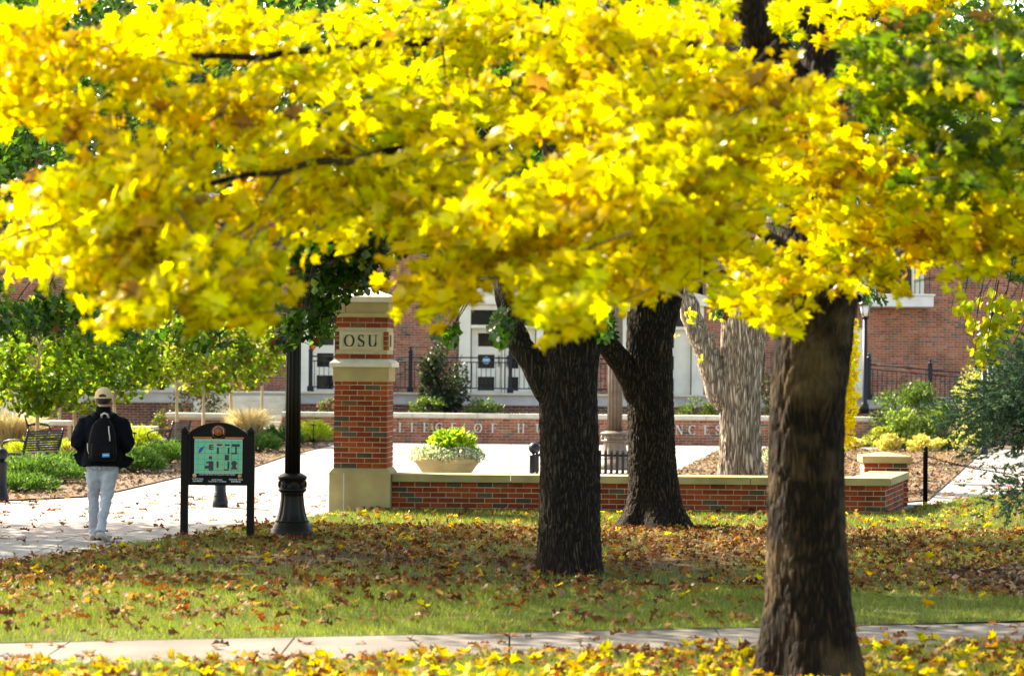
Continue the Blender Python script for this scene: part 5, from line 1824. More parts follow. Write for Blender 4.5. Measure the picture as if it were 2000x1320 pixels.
Y, O_, YG, GR = ([(0.92, 0.80, 0.003), (0.92, 0.73, 0.003), (0.92, 0.85, 0.003), (0.91, 0.66, 0.003)],
                [(0.92, 0.72, 0.003), (0.89, 0.60, 0.004), (0.93, 0.80, 0.003)],
                [(0.88, 0.81, 0.003), (0.64, 0.68, 0.004), (0.92, 0.80, 0.003), (0.92, 0.75, 0.003)],
                [(0.12, 0.21, 0.008), (0.20, 0.30, 0.010), (0.08, 0.15, 0.008), (0.60, 0.58, 0.01), (0.42, 0.48, 0.01)])
PADS = [  # px, py, rx, ry, depth, palette, how many
    (330, 470, 240, 130, 10.6, Y, 240), (170, 410, 170, 110, 11.0, Y, 150), (80, 490, 100, 55, 11.2, Y, 70), (420, 560, 140, 85, 10.4, Y, 130), (320, 600, 120, 45, 10.5, Y, 75),
    (500, 540, 75, 85, 10.8, YG, 70), (250, 540, 120, 70, 10.8, Y, 80), (560, 400, 170, 100, 11.5, Y, 150), (700, 410, 130, 80, 12.0, YG, 100), (110, 350, 50, 50, 11.3, Y, 27),
    (800, 320, 220, 120, 11.5, YG, 200), (900, 470, 180, 100, 11.2, Y, 160), (850, 580, 100, 55, 11.2, Y, 75), (1000, 420, 170, 120, 11.0, Y, 170), (1090, 540, 100, 65, 11.0, Y, 85),
    (1115, 605, 65, 45, 10.6, YG, 48), (1230, 545, 120, 65, 11.6, Y, 95), (1200, 400, 180, 110, 11.0, Y, 170), (1350, 480, 140, 90, 11.5, Y, 120), (1300, 300, 200, 110, 11.0, Y, 170),
    (1450, 400, 120, 100, 12.0, Y, 110), (1480, 545, 105, 42, 12.6, Y, 60), (1500, 610, 55, 40, 12.4, Y, 26), (1620, 535, 100, 40, 13.4, YG, 60), (1500, 590, 70, 40, 12.8, Y, 40), (1700, 560, 60, 30, 13.4, YG, 24), (1620, 350, 120, 60, 13.0, Y, 75),
    (1745, 470, 110, 60, 13.2, O_, 70), (1850, 500, 90, 48, 13.0, Y, 60), (1910, 430, 120, 80, 13.0, Y, 95), (1960, 490, 90, 50, 12.9, Y, 60), (1980, 400, 80, 70, 12.6, YG, 60), (1900, 545, 40, 28, 12.6, Y, 12), (1800, 340, 180, 100, 12.5, YG, 150),
    (1860, 190, 180, 120, 12.0, GR, 190), (1720, 160, 110, 110, 12.5, GR, 110), (1950, 90, 120, 90, 12.2, GR, 90), (1930, 300, 110, 80, 12.3, GR, 80), (1650, 320, 110, 90, 12.8, Y, 60),
    (90, 90, 150, 100, 11.0, O_, 130), (300, 60, 150, 70, 11.5, Y, 95), (100, 220, 110, 70, 11.2, Y, 75), (400, 190, 150, 80, 11.2, O_, 110), (600, 110, 200, 100, 12.0, YG, 160),
    (850, 70, 220, 100, 12.5, YG, 170), (760, 210, 180, 90, 11.8, YG, 130), (1000, 190, 200, 100, 12.0, YG, 150), (1150, 90, 170, 90, 11.5, Y, 130), (1330, 90, 130, 80, 11.5, Y, 90),
    (1430, 170, 120, 60, 11.6, O_, 80), (1560, 195, 85, 45, 11.8, O_, 48), (1180, 230, 190, 90, 11.3, Y, 130), (1800, 20, 150, 50, 13.8, O_, 70), (1480, 250, 120, 60, 11.6, Y, 70),
    (560, 270, 170, 80, 11.4, Y, 120), (300, 330, 150, 80, 10.9, Y, 110), (1540, 20, 30, 40, 13.5, YG, 14), (1000, 60, 150, 60, 12.4, YG, 70), (1590, 330, 140, 80, 13.2, Y, 80), (1610, 445, 120, 60, 13.2, Y, 60), (1560, 260, 120, 60, 12.6, O_, 60), (1870, 330, 130, 110, 12.2, GR, 90), (1760, 90, 120, 90, 12.6, GR, 70), (250, 130, 160, 90, 11.2, Y, 90), (480, 60, 170, 70, 12.0, YG, 80), (950, 30, 200, 60, 12.4, YG, 80), (1250, 30, 160, 60, 12.2, Y, 70), (40, 180, 90, 80, 11.3, O_, 50), (1650, 30, 60, 60, 13.8, O_, 24), (1330, 190, 150, 70, 11.4, Y, 80), (470, 640, 60, 25, 10.6, Y, 12), (1150, 640, 30, 20, 10.6, YG, 8),
]
pos, cols_, tdir = [], [], []
for (px, py, rx, ry, D, pal, n) in PADS:
    py = py - (24 if py > 380 else 8); rx = max(rx - 45, 18); ry = max(ry - 24, 10)
    c = np.array(P(px, py, D)); s = D / F_PX
    n = int(n * 1.85)
    nt_ = max(1, n // 11)                  # twigs of about nine leaves, spread in flat sprays
    st_ = in_ball(nt_) * np.array([rx * s, 0.6, ry * s * 0.92]) + c
    az = math.atan2(c[1] - Dm, c[0] - MBASE.x) + rng.normal(0, 0.9, nt_)
    td = unit(np.stack([np.cos(az), np.sin(az), rng.normal(-0.42, 0.35, nt_)], 1))
    sd_ = unit(np.cross(td, np.array([0, 0, 1.0])))
    tone = pick(pal, nt_, None, 0.10)
    for j in range(11):
        sg_ = (1 if j % 2 else -1) * (0.3 if j == 10 else 1)
        u_ = (j - 4.5) * 0.04
        q = st_ + td * u_ + sd_ * (sg_ * rng.uniform(0.02, 0.09, (nt_, 1))) + rng.normal(0, 0.018, (nt_, 3)) + np.array([0, 0, -0.025])
        pos.append(q)
        tdir.append(td * 0.45 + sd_ * sg_ * 0.55 + np.array([0, 0, -0.95]) + 0.42 * rng.standard_normal((nt_, 3)))
        cc_ = tone * (1 + 0.15 * rng.standard_normal((nt_, 1))) * (1 + 0.05 * rng.standard_normal((nt_, 3)))
        cc_ = np.where(rng.random((nt_, 1)) < 0.025, np.array([[0.38, 0.20, 0.02]]), cc_)
        cols_.append(np.clip(cc_, 0.003, 0.93))
    for i in range(0, nt_, 2):
        a_, b2 = Vector((st_[i] - td[i] * 0.32).tolist()) - MBASE, Vector((st_[i] + td[i] * 0.24).tolist()) - MBASE
        tw.tube([a_, b2], [0.0045, 0.002], 4, cap=False)
# crown above and behind the frame
n = 1700
v = unit(rng.standard_normal((n, 3))) * (0.55 + 0.45 * rng.random((n, 1)) ** 0.5)
q = v * np.array([4.6, 4.3, 3.4]) + np.array([MBASE.x - 0.2, Dm + 0.2, 7.2])
d_ = q[:, 1]
qpy = HORIZON - (q[:, 2] - CAM_H) / d_ * F_PX
keep = (qpy < -20) & (q[:, 1] > 9.5)
q = q[keep]
pos.append(q); cols_.append(pick(Y + O_ + YG, len(q), None, 0.1)); tdir.append(unit(q - np.array([MBASE.x, Dm, 6.0])) * 0.7 + np.array([0, 0, -0.7]) + 0.5 * rng.standard_normal((len(q), 3)))
pos = np.concatenate(pos) - np.array(MBASE); cols_ = np.concatenate(cols_)
n = len(pos)
out = unit(pos - np.array([0, 0, 3.0]))
T = np.concatenate(tdir)
oh = pos * np.array([1, 1, 0]); oh = unit(oh)
Nn = oh * 0.85 + np.array([0, 0, 0.42]) + 0.5 * rng.standard_normal((n, 3))
size = rng.uniform(0.046, 0.097, n) * np.where(pos[:, 2] > 4.6, 1.35, 1.0)
split_crown(mt, MBASE, 'maple', 'leaf', M['leaf'], M['leaf_obj'], pos, T, Nn, size, cols_, [leaf_base('maple', 0.2, 0.15), leaf_base('maple', 0.4, 0.4), leaf_base('maple', 0.1, 0.6), leaf_base('maple', -0.2, 0.3), leaf_base('maple', 0.7, 0.2)])
for k in rng.choice(n, 2200, replace=False):      # leaf stalks
    p = Vector(pos[k].tolist()); d = Vector(T[k].tolist()).normalized()
    tw.tube([p - d * size[k] * 0.36, p - d * size[k] * 0.9 + Vector((0, 0.02, 0.03))], [0.0016, 0.0022], 3, cap=False)
o = tw.build('twigs', M['twig'], mt); o['kind'] = 'stuff'

# ---------------------------------------------------------------- two dark oaks
OAKC = [(0.034, 0.10, 0.010), (0.055, 0.15, 0.012), (0.085, 0.20, 0.014), (0.02, 0.06, 0.008), (0.19, 0.32, 0.016), (0.20, 0.06, 0.02)]
OAKW = [5, 5, 3, 3, 1.0, 0.35]
def oak(base_px, tpts, radii, limbs, crown, sprays, lab, nobj, ncrown, seed, flare):
    B = G(*base_px); B.z = 0
    t = empty('oak_tree', B, 0, lab, 'tree')
    tp = [Vector((0, 0, -0.12))] + [rel(P(px, py, B.y), B) for px, py in tpts]
    link('trunk', trunk_mesh(tp, radii, *((140, 270) if base_px[0] > 0 else (70, 120)), 0.012, 33, 0.26, flare, 6, seed, 0.2), M['bark_oak'], t)
    twg = MB()
    for pts, r0, r1 in limbs:
        lo, path = limb(t, [rel(P(*p), B) for p in pts], r0, r1, M['bark_oak'], 14, 0.015)
    pos, n_ = [], 0
    cx, cy_, cz, rx, ry, rz = crown
    v = unit(rng.standard_normal((ncrown, 3))) * (0.35 + 0.65 * rng.random((ncrown, 1)) ** 0.6)
    q = v * np.array([rx, ry, rz]) + np.array([cx, cy_, cz])
    # clumps and gaps
    g = np.sin(q[:, 0] * 2.1 + seed) * np.sin(q[:, 1] * 1.9 + 1) * np.sin(q[:, 2] * 2.3 + 2)
    qpy = HORIZON - (q[:, 2] - CAM_H) / q[:, 1] * F_PX
    q = q[(g > -0.28) & (qpy < 500)]
    pos.append(q)
    spr = []
    for (px, py, rx_, ry_, D, n) in sprays:
        c = np.array(P(px, py, D)); s = D / F_PX
        spr.append(in_ball(n) * np.array([rx_ * s, 0.5, ry_ * s]) + c)
        # the shoot that carries the spray hangs from higher up
        top = Vector(c.tolist()) + Vector((random.uniform(-0.2, 0.5), random.uniform(-0.2, 0.3), ry_ * s + random.uniform(0.5, 0.9)))
        for k in range(3):
            e = Vector(c.tolist()) + Vector((random.uniform(-1, 1) * rx_ * s * 0.7, random.uniform(-0.3, 0.3), random.uniform(-0.8, 0.2) * ry_ * s))
            md = top.lerp(e, 0.55) + Vector((random.uniform(-.1, .1), 0, 0.05))
            twg.tube([rel(top, B), rel(md, B), rel(e, B)], [0.012, 0.008, 0.003], 5, cap=False)
    pos += spr
    pos = np.concatenate(pos) - np.array(B)
    n = len(pos)
    out = unit(pos - np.array([0, 0, 4.0]))
    T = out * 0.8 + np.array([0, 0, -0.55]) + 0.6 * rng.standard_normal((n, 3))
    Nn = np.array([0, -0.1, 0.9]) + out * 0.3 + 0.55 * rng.standard_normal((n, 3))
    size = rng.uniform(0.12, 0.18, n)
    c = pick(OAKC, n, OAKW, 0.15)
    split_crown(t, B, 'oak', 'leaf', M['oakleaf'], M['oakleaf_obj'], pos, T, Nn, size, c, [leaf_base('oak_far', 0.25, 0.2), leaf_base('oak_far', 0.4, 0.5), leaf_base('oak_small', 0.3, 0.3)], nobj)
    o = twg.build('twigs', M['twig'], t); o['kind'] = 'stuff'
    return t
DA = G(1113, 1126).y
oak((1113, 1126), [(1112, 1050), (1112, 900), (1108, 760), (1112, 690), (1125, 600), (1130, 480)], [0.30, 0.285, 0.268, 0.265, 0.275, 0.265, 0.22, 0.2],
    [([(1085, 790, DA), (1045, 715, DA), (1005, 650, DA + .1), (960, 520, DA + .5), (800, 380, DA + 1.5), (600, 300, DA + 2.5)], 0.115, 0.03),
     ([(1140, 640, DA), (1170, 500, DA), (1250, 300, DA - .3), (1400, 100, DA - .5)], 0.15, 0.04),
     ([(1125, 560, DA), (1100, 300, DA), (1050, 0, DA), (1000, -300, DA)], 0.19, 0.05),
     ([(1120, 520, DA), (900, 250, DA + .5), (500, 150, DA + 1.5), (150, 300, DA + 3.5)], 0.11, 0.02)],
    (-1.2, 23.6, 6.3, 6.0, 4.2, 3.6),
    [(690, 480, 80, 55, 25.2, 170), (630, 570, 70, 55, 25.3, 150), (640, 500, 95, 70, 25.4, 300), (712, 530, 48, 45, 25.6, 110), (600, 610, 65, 45, 25.2, 120), (560, 655, 40, 32, 25.0, 45), (628, 650, 30, 26, 25.4, 22), (410, 662, 42, 28, 25.0, 50), (330, 655, 40, 20, 25.2, 30), (225, 195, 45, 70, 26.0, 150), (870, 652, 30, 20, 22.8, 22), (985, 640, 30, 36, 21.6, 34),
     (1185, 640, 26, 30, 21.6, 22), (380, 560, 90, 40, 25.5, 90), (760, 450, 60, 60, 25.0, 90), (700, 480, 70, 50, 25.3, 120)],
    'dark oak with straight trunk, nearer of the two dark trunks at centre', 300, 18000, 3.0, 0.16)
DB = G(1278, 1037).y
oak((1278, 1037), [(1278, 990), (1272, 880), (1270, 780), (1268, 700), (1270, 640), (1275, 540)], [0.36, 0.30, 0.272, 0.268, 0.275, 0.27, 0.20, 0.18],
    [([(1255, 790, DB), (1222, 720, DB - .1), (1165, 640, DB - .2), (1100, 480, DB - .3), (950, 250, DB - .2)], 0.14, 0.04),
     ([(1274, 745, DB), (1288, 680, DB), (1308, 600, DB), (1360, 420, DB + .3), (1500, 200, DB + .8), (1750, 100, DB + 1)], 0.13, 0.035),
     ([(1265, 640, DB), (1250, 450, DB), (1240, 200, DB), (1250, -200, DB)], 0.16, 0.04)],
    (2.6, 28.6, 6.6, 5.6, 4.0, 3.4),
    [(1400, 610, 25, 16, 28.0, 10), (1700, 575, 26, 22, 27.0, 16), (1985, 500, 45, 55, 28.0, 90), (1985, 420, 40, 50, 28.5, 70)],
    'dark oak with flared roots and forked top, farther of the two dark trunks at centre', 120, 14000, 8.0, 0.75)

DC = 29.0
oak((-560, 1035), [(-560, 960), (-558, 850), (-552, 740), (-550, 640), (-540, 500)], [0.34, 0.29, 0.27, 0.26, 0.26, 0.22, 0.2],
    [([(-545, 620, DC), (-420, 450, DC), (-200, 330, DC - .5), (60, 300, DC - 1)], 0.15, 0.03),
     ([(-545, 560, DC), (-600, 300, DC), (-700, 50, DC)], 0.15, 0.04),
     ([(-540, 540, DC), (-450, 200, DC + .5), (-300, -200, DC + 1)], 0.16, 0.04)],
    (-8.6, 29.6, 6.2, 4.6, 4.0, 3.0),
    [(50, 625, 80, 38, 27.5, 190), (130, 595, 80, 45, 27.8, 190), (215, 655, 55, 28, 27.4, 80), (180, 570, 60, 45, 28.0, 110), (30, 330, 50, 90, 27.5, 200), (20, 420, 40, 50, 27.5, 80), (-60, 560, 80, 60, 28, 150)],
    'dark oak off the left edge whose leafy shoots hang above the saplings', 200, 18000, 5.0, 0.3)

# ---------------------------------------------------------------- pale furrowed tree behind the wall
PB = Vector((P(1447, 900, 40.0).x, 40.0, 0))
pt = empty('pale_tree', PB, 0, 'large tree with pale grey deeply furrowed bark behind the low wall', 'tree')
def pp3(px, py, D=40.0): return rel(P(px, py, D), PB)
link('trunk', trunk_mesh([Vector((0, 0, -0.1)), pp3(1447, 880), pp3(1446, 780), pp3(1450, 690), pp3(1455, 620), pp3(1465, 520)], [0.40, 0.345, 0.33, 0.345, 0.38, 0.32], 150, 220, 0.030, 15, 0.09, 0.16, 6, 5.0), M['bark_pale'], pt)
limb(pt, [pp3(1415, 800), pp3(1385, 700), pp3(1345, 600), pp3(1300, 480), pp3(1200, 300)], 0.20, 0.05, M['bark_pale'], 14)
limb(pt, [pp3(1450, 640), pp3(1420, 590), pp3(1390, 500), pp3(1380, 300)], 0.24, 0.05, M['bark_pale'], 14)
limb(pt, [pp3(1465, 600), pp3(1500, 480), pp3(1560, 300), pp3(1600, 100)], 0.25, 0.05, M['bark_pale'], 14)
n = 2600
q = in_ball(n) * np.array([4.5, 4.0, 3.2]) + np.array([0.3, 0.5, 7.6])
sp = np.concatenate([in_ball(26) * np.array([0.22, 0.2, 0.16]) + np.array(pp3(1402, 612, 38.5)), in_ball(14) * np.array([0.12, 0.2, 0.12]) + np.array(pp3(1350, 618, 38.5)), in_ball(3) * 0.06 + np.array(pp3(1372, 700, 38.5)), in_ball(3) * 0.06 + np.array(pp3(1318, 652, 38.5))])
pos = np.concatenate([q, sp]); n = len(pos)
V, F, C = scatter([leaf_base('heart', 0.2, 0.3)], pos, rng.standard_normal((n, 3)) + np.array([0, 0, -0.8]), rng.standard_normal((n, 3)), rng.uniform(0.08, 0.12, n), pick([(0.75, 0.62, 0.03), (0.5, 0.55, 0.03), (0.35, 0.42, 0.03)], n))
o = link('crown', fast_mesh('crown', V, F, C), M['leaf'], pt); o['kind'] = 'stuff'

# ---------------------------------------------------------------- generic small trees and shrubs
def leafy(parent, name, pos, size, pal, wts=None, kind='oval', up=0.3, mat=None, var=0.14, droop=0.0):
    n = len(pos)
    c0 = pos.mean(0)
    out = unit(pos - c0)
    T = out * 0.7 + np.array([0, 0, up - droop]) + 0.6 * rng.standard_normal((n, 3))
    Nn = out * 0.5 + np.array([0, 0, 0.6]) + 0.7 * rng.standard_normal((n, 3))
    V, F, C = scatter([leaf_base(kind, 0.3, 0.2), leaf_base(kind, 0.15, 0.5)], pos, T, Nn, rng.uniform(size * 0.75, size * 1.25, n), pick(pal, n, wts, var), 0.08)
    o = link(name, fast_mesh(name, V, F, C), mat or M['shrub'], parent)
    o['kind'] = 'stuff'
    return o

def clumpy(n, radii, k=14, spread=0.42, lo=-1.0):
    """points gathered in clumps inside an ellipsoid"""
    cs = in_ball(k * 3)
    cs = cs[np.argsort(-np.linalg.norm(cs, axis=1))][:k]
    w = rng.integers(0, k, n)
    q = cs[w] * 0.8 + in_ball(n) * spread
    q[:, 2] = np.maximum(q[:, 2], lo)
    return q * np.array(radii)

def sapling(px, D, pyb, pyt, rpx, pal, lab, n=1500, wts=None):
    x = P(px, 800, D).x
    t = empty('young_tree', (x, D, 0), random.uniform(0, 6), lab, 'tree', 'young trees in the left bed')
    s = D / F_PX
    zb, zt_ = P(px, pyb, D).z, P(px, pyt, D).z
    _, path = limb(t, [(0, 0, -0.05), (0.01, 0, zb * 0.5), (0.02, 0.01, zb), (0, 0, zb + (zt_ - zb) * 0.55), (0.02, 0, zt_)], 0.042, 0.008, M['bark_sapling'], 10, 0.008, 'trunk')
    br = MB()
    for k in range(16):
        a = random.uniform(0, 6.283); z = zb + random.uniform(0.0, 0.75) * (zt_ - zb); l = rpx * s * random.uniform(0.5, 0.95)
        br.tube([(0, 0, z), (l * .5 * math.cos(a), l * .5 * math.sin(a), z + 0.22), (l * math.cos(a), l * math.sin(a), z + 0.30)], [0.016, 0.011, 0.004], 6, cap=False)
    br.build('branches', M['bark_sapling'], t)
    n = int(n * 1.25)
    pos = clumpy(n, (rpx * s, rpx * s, (zt_ - zb) / 2 * 1.15), 24, 0.40) + np.array([0, 0, (zb + zt_) / 2 + 0.05])
    leafy(t, 'crown', pos, 0.115, pal, wts, 'heart', -0.3, M['leaf'], 0.16)
    return t
SAPG = [(0.123, 0.245, 0.022), (0.179, 0.317, 0.022), (0.27, 0.389, 0.022), (0.079, 0.158, 0.014), (0.365, 0.374, 0.029)]
SAPY = [(0.202, 0.346, 0.022), (0.281, 0.418, 0.022), (0.135, 0.259, 0.022), (0.337, 0.403, 0.036), (0.236, 0.187, 0.043)]
sapling(75, 44, 800, 600, 100, SAPG, 'green young tree with pale trunk at the far left, nearest of its row', 1500, [3, 3, 2, 2, 0.6])
sapling(148, 46, 795, 610, 95, SAPG, 'green young tree directly left of the walker\'s head', 1500, [3, 3, 2, 2, 0.5])
sapling(116, 61, 790, 640, 80, SAPG, 'farther green young tree between the two left ones', 1100, [3, 3, 2, 2, 0.5])
sapling(225, 50, 775, 600, 90, SAPG, 'green young tree behind the walker\'s cap', 1400, [3, 4, 3, 2, 0.5])
sapling(345, 54, 770, 630, 85, SAPY, 'yellow green young tree left of the map sign top', 1300)
sapling(398, 57, 765, 640, 75, SAPY, 'yellow green young tree directly above the map sign', 1200)
sapling(452, 58, 760, 640, 75, SAPY, 'yellow green young tree above the sign\'s right post', 1200)
sapling(511, 60, 740, 650, 55, SAPY, 'small yellow brown young tree just left of the bronze lamp', 800)
sapling(-40, 52, 790, 560, 110, SAPG, 'green young tree cut off by the left edge', 1200, [3, 3, 2, 3, 0.5])

def shrub(px, D, z0, radii, n, size, pal, lab, wts=None, kind='oval', name='shrub', cat='shrub', k=14, stems=True, up=0.3, mat=None, zc=None, spread=0.42):
    x = P(px, 800, D).x
    t = empty(name, (x, D, z0), 0, lab, cat)
    rz = radii[2]
    pos = clumpy(n, radii, k, spread, -0.95) + np.array([0, 0, rz * 0.95 if zc is None else zc])
    if stems:
        m = MB()
        for i in range(7):
            a = random.uniform(0, 6.28); r_ = random.uniform(0.2, 0.75)
            m.tube([(0.02 * i, 0, -0.03), (r_ * .5 * radii[0] * math.cos(a), r_ * .5 * radii[1] * math.sin(a), rz * 0.7), (r_ * radii[0] * math.cos(a), r_ * radii[1] * math.sin(a), rz * 1.4)], [0.014, 0.01, 0.004], 5, cap=False)
        m.build('stems', M['twig'], t)
    leafy(t, 'foliage', pos, size, pal, wts, kind, up, mat)
    return t
DKG = [(0.022, 0.042, 0.018), (0.035, 0.060, 0.025), (0.055, 0.085, 0.035), (0.10, 0.06, 0.03)]
MDG = [(0.05, 0.10, 0.02), (0.09, 0.16, 0.025), (0.14, 0.22, 0.03)]
LIM = [(0.30, 0.38, 0.02), (0.42, 0.48, 0.03), (0.18, 0.28, 0.02)]
GOLD = [(0.66, 0.56, 0.14), (0.62, 0.62, 0.16), (0.38, 0.44, 0.08), (0.66, 0.44, 0.16)]
# dark evergreen in front of the terrace
shrub(868, 61.6, 0.6, (0.72, 0.55, 1.15), 3600, 0.11, DKG, 'tall dark evergreen shrub on the terrace bed right of the pillar', [4, 4, 3, 0.5], name='evergreen_shrub', k=22, spread=0.36)
shrub(838, 61.0, 0.6, (0.50, 0.4, 0.26), 900, 0.07, MDG, 'low green shrub left of the dark evergreen')
shrub(945, 61.0, 0.6, (0.48, 0.4, 0.27), 900, 0.07, MDG, 'low green shrub right of the dark evergreen')
shrub(642, 61.0, 0.6, (0.30, 0.3, 0.24), 450, 0.06, MDG + [(0.4, 0.08, 0.12)], 'small shrub with a pink bloom left of the pillar')
shrub(1362, 61.0, 0.6, (0.55, 0.4, 0.30), 800, 0.07, MDG, 'low green shrub left of the pale trunk')
shrub(1510, 61.0, 0.6, (0.6, 0.5, 0.9), 1500, 0.08, DKG, 'dark green shrub right of the pale trunk')
shrub(378, 60.2, 0.3, (0.85, 0.5, 0.55), 1300, 0.08, DKG, 'rounded dark green shrub on the terrace above the map sign')
shrub(312, 58.0, 0.0, (0.22, 0.25, 0.38), 500, 0.06, MDG + [(0.2, 0.08, 0.03)], 'dark climbing shrub between two planter walls')
# right beds
shrub(1785, 59.2, 0.02, (1.05, 0.8, 0.82), 3600, 0.085, MDG, 'large rounded green bush in front of the right ramp railing', k=26, spread=0.34)
shrub(1768, 57.6, 0.02, (0.55, 0.5, 0.48), 1400, 0.09, [(0.16, 0.25, 0.04), (0.26, 0.34, 0.06), (0.10, 0.18, 0.03)], 'light green bush in front of the large rounded bush')
shrub(1842, 57.4, 0.02, (0.50, 0.5, 0.52), 1500, 0.085, MDG, 'green bush right of the light green bush')
shrub(1728, 57.8, 0.02, (0.55, 0.5, 0.26), 900, 0.08, [(0.24, 0.30, 0.03), (0.34, 0.36, 0.05)], 'low olive green shrub beside the lettered wall end')
shrub(1736, 56.5, 0.02, (0.36, 0.35, 0.20), 800, 0.075, GOLD, 'small golden shrub, left of the pair by the cross walk')
shrub(1806, 56.5, 0.02, (0.46, 0.4, 0.20), 1000, 0.075, GOLD, 'wider golden shrub, right of the pair by the cross walk')
shrub(1662, 56.5, 0.02, (0.26, 0.3, 0.20), 500, 0.075, GOLD, 'small golden shrub beside the foreground trunk')
shrub(1903, 56.0, 0.02, (0.62, 0.6, 0.95), 2000, 0.07, [(0.42, 0.50, 0.08), (0.55, 0.58, 0.16), (0.22, 0.32, 0.04), (0.55, 0.22, 0.36)], 'tall pale lime shrub with pink blooms at right', [4, 4, 3, 0.8])
shrub(1375, 37.5, 0.02, (0.42, 0.4, 0.10), 700, 0.05, [(0.16, 0.28, 0.03), (0.24, 0.38, 0.04)], 'low bright green ground shrub at the foot of the pale tree', stems=False)
# golden column tree
gx = P(1636, 700, 50).x
gt = empty('golden_tree', (gx, 50, 0), 0, 'narrow golden yellow columnar tree showing right of the foreground trunk', 'tree')
MB().tube([(0, 0, 0), (0.02, 0, 1.5), (0, 0, 3.4)], [0.06, 0.045, 0.01], 10).build('trunk', M['bark_sapling'], gt)
leafy(gt, 'crown', in_ball(2600) * np.array([0.44, 0.42, 1.75]) * (1 + 0.12 * rng.standard_normal((2600, 1))) + np.array([0, 0, 1.85]), 0.10, [(0.93, 0.80, 0.004), (0.93, 0.86, 0.004), (0.92, 0.70, 0.004)], None, 'heart', -0.3, M['leaf'])
# redbud whose shoots hang into the frame at right
RBX, RBY = 7.4, 25.0
rt = empty('redbud_tree', (RBX, RBY, 0), 0, 'lime yellow heart leaved tree whose twigs hang in at the right edge', 'tree')
limb(rt, [(0, 0, -0.05), (-0.05, 0, 1.2), (-0.3, 0, 2.6), (-0.9, 0, 3.6), (-1.7, 0, 3.9)], 0.10, 0.02, M['bark_oak'], 12, 0.02, 'trunk')
limb(rt, [(-0.1, 0, 1.6), (0.4, 0.2, 2.8), (1.0, 0.3, 4.0)], 0.07, 0.02, M['bark_oak'], 10)
tw = MB()
pos = [clumpy(1500, (1.5, 1.4, 0.9), 16, 0.35) + np.array([0.4, 0.3, 4.5])]
for (px, py, rx, ry, n) in [(1955, 640, 30, 40, 46), (1925, 690, 35, 35, 52), (1880, 605, 20, 18, 16), (1990, 610, 14, 25, 14), (1998, 690, 10, 30, 12), (1940, 590, 40, 20, 24), (1905, 640, 22, 18, 14)]:
    c = rel(P(px, py, RBY - 0.4), (RBX, RBY, 0)); s = RBY / F_PX
    pos.append(in_ball(n) * np.array([rx * s, 0.2, ry * s]) + np.array(c))
    tw.tube([c + Vector((0.15, 0.1, 0.75)), c + Vector((0.05, 0.03, 0.3)), c + Vector((-0.02, 0, -0.1))], [0.008, 0.006, 0.003], 5, cap=False)
    tw.tube([c + Vector((0.08, 0.05, 0.4)), c + Vector((-0.1, 0.0, 0.1)), c + Vector((-0.12, 0, -0.05))], [0.005, 0.004, 0.002], 5, cap=False)
pos = np.concatenate(pos); n = len(pos)
leafy(rt, 'crown', pos, 0.105, [(0.55, 0.60, 0.03), (0.70, 0.66, 0.03), (0.38, 0.48, 0.03)], None, 'heart', -0.6, M['leaf'])
o = tw.build('twigs', M['twig'], rt); o['kind'] = 'stuff'

# ---------------------------------------------------------------- junipers: feathery sprays
def needles(origins, dirs, per, ln, wd, pal, wts=None):
    n = len(origins) * per
    o = np.repeat(origins, per, 0); d = np.repeat(unit(dirs), per, 0)
    along = rng.random((n, 1))
    base = o + d * along * ln * 1.6
    dd = unit(d + 0.55 * rng.standard_normal((n, 3)))
    side = unit(np.cross(dd, rng.standard_normal((n, 3))))
    L = ln * rng.uniform(0.5, 1.0, (n, 1))
    a, b_, c_ = base - side * wd, base + side * wd, base + dd * L
    V = np.stack([a, b_, c_], 1).reshape(-1, 3)
    F = np.arange(n * 3).reshape(-1, 3)
    C = np.repeat(pick(pal, n, wts, 0.15), 3, 0)
    return V, F, C
BJ = [(0.095, 0.18, 0.11), (0.14, 0.25, 0.155), (0.06, 0.115, 0.07), (0.22, 0.33, 0.21)]
jx, jy = 6.15, 22.6
jt = empty('blue_juniper', (jx, jy, 0), 0, 'blue green juniper with drooping boughs at the right edge', 'tree')
MB().tube([(0, 0, -0.05), (0.02, 0, 1.2), (0, 0, 2.6), (0.02, 0, 4.2)], [0.13, 0.11, 0.07, 0.02], 12).build('trunk', M['bark_oak'], jt)
org, dr_ = [], []
bm_ = MB()
for (px, py, D) in [(1890, 815, 22.0), (1940, 770, 21.8), (1965, 800, 22.0), (1996, 705, 22.2), (1955, 862, 22.0), (2010, 760, 22.0), (2020, 830, 22.0), (1985, 760, 21.6),
                    (1930, 800, 22.6), (1985, 965, 21.0), (2040, 700, 22.0), (2060, 900, 21.5), (2040, 800, 22.5), (2100, 700, 22.5), (2100, 850, 22)] + \
                   [(2130 + random.uniform(0, 350), random.uniform(250, 900), 22.6 + random.uniform(-1.3, 1.6)) for _ in range(16)]:
    e = rel(P(px, py, D), (jx, jy, 0))
    st0 = Vector((0, 0, max(0.5, e.z + 0.5)))
    md = st0.lerp(e, 0.6) + Vector((0, 0, 0.12))
    bm_.tube([st0, md, e], [0.016, 0.009, 0.003], 5, cap=False)
    k = 250
    u = 0.55 + 0.52 * rng.random((k, 1)) ** 0.6
    pth = np.where(u < 0.6, np.array(st0) + (np.array(md) - np.array(st0)) * (u / 0.6), np.array(md) + (np.array(e) - np.array(md)) * ((u - 0.6) / 0.4))
    off = rng.standard_normal((k, 3)) * np.array([0.13, 0.14, 0.10])
    org.append(pth + off)
    dr_.append(unit(np.array(e - st0)[None, :]) * 0.8 + unit(off) * 0.8 + np.array([0, 0, 0.15]) + 0.3 * rng.standard_normal((k, 3)))
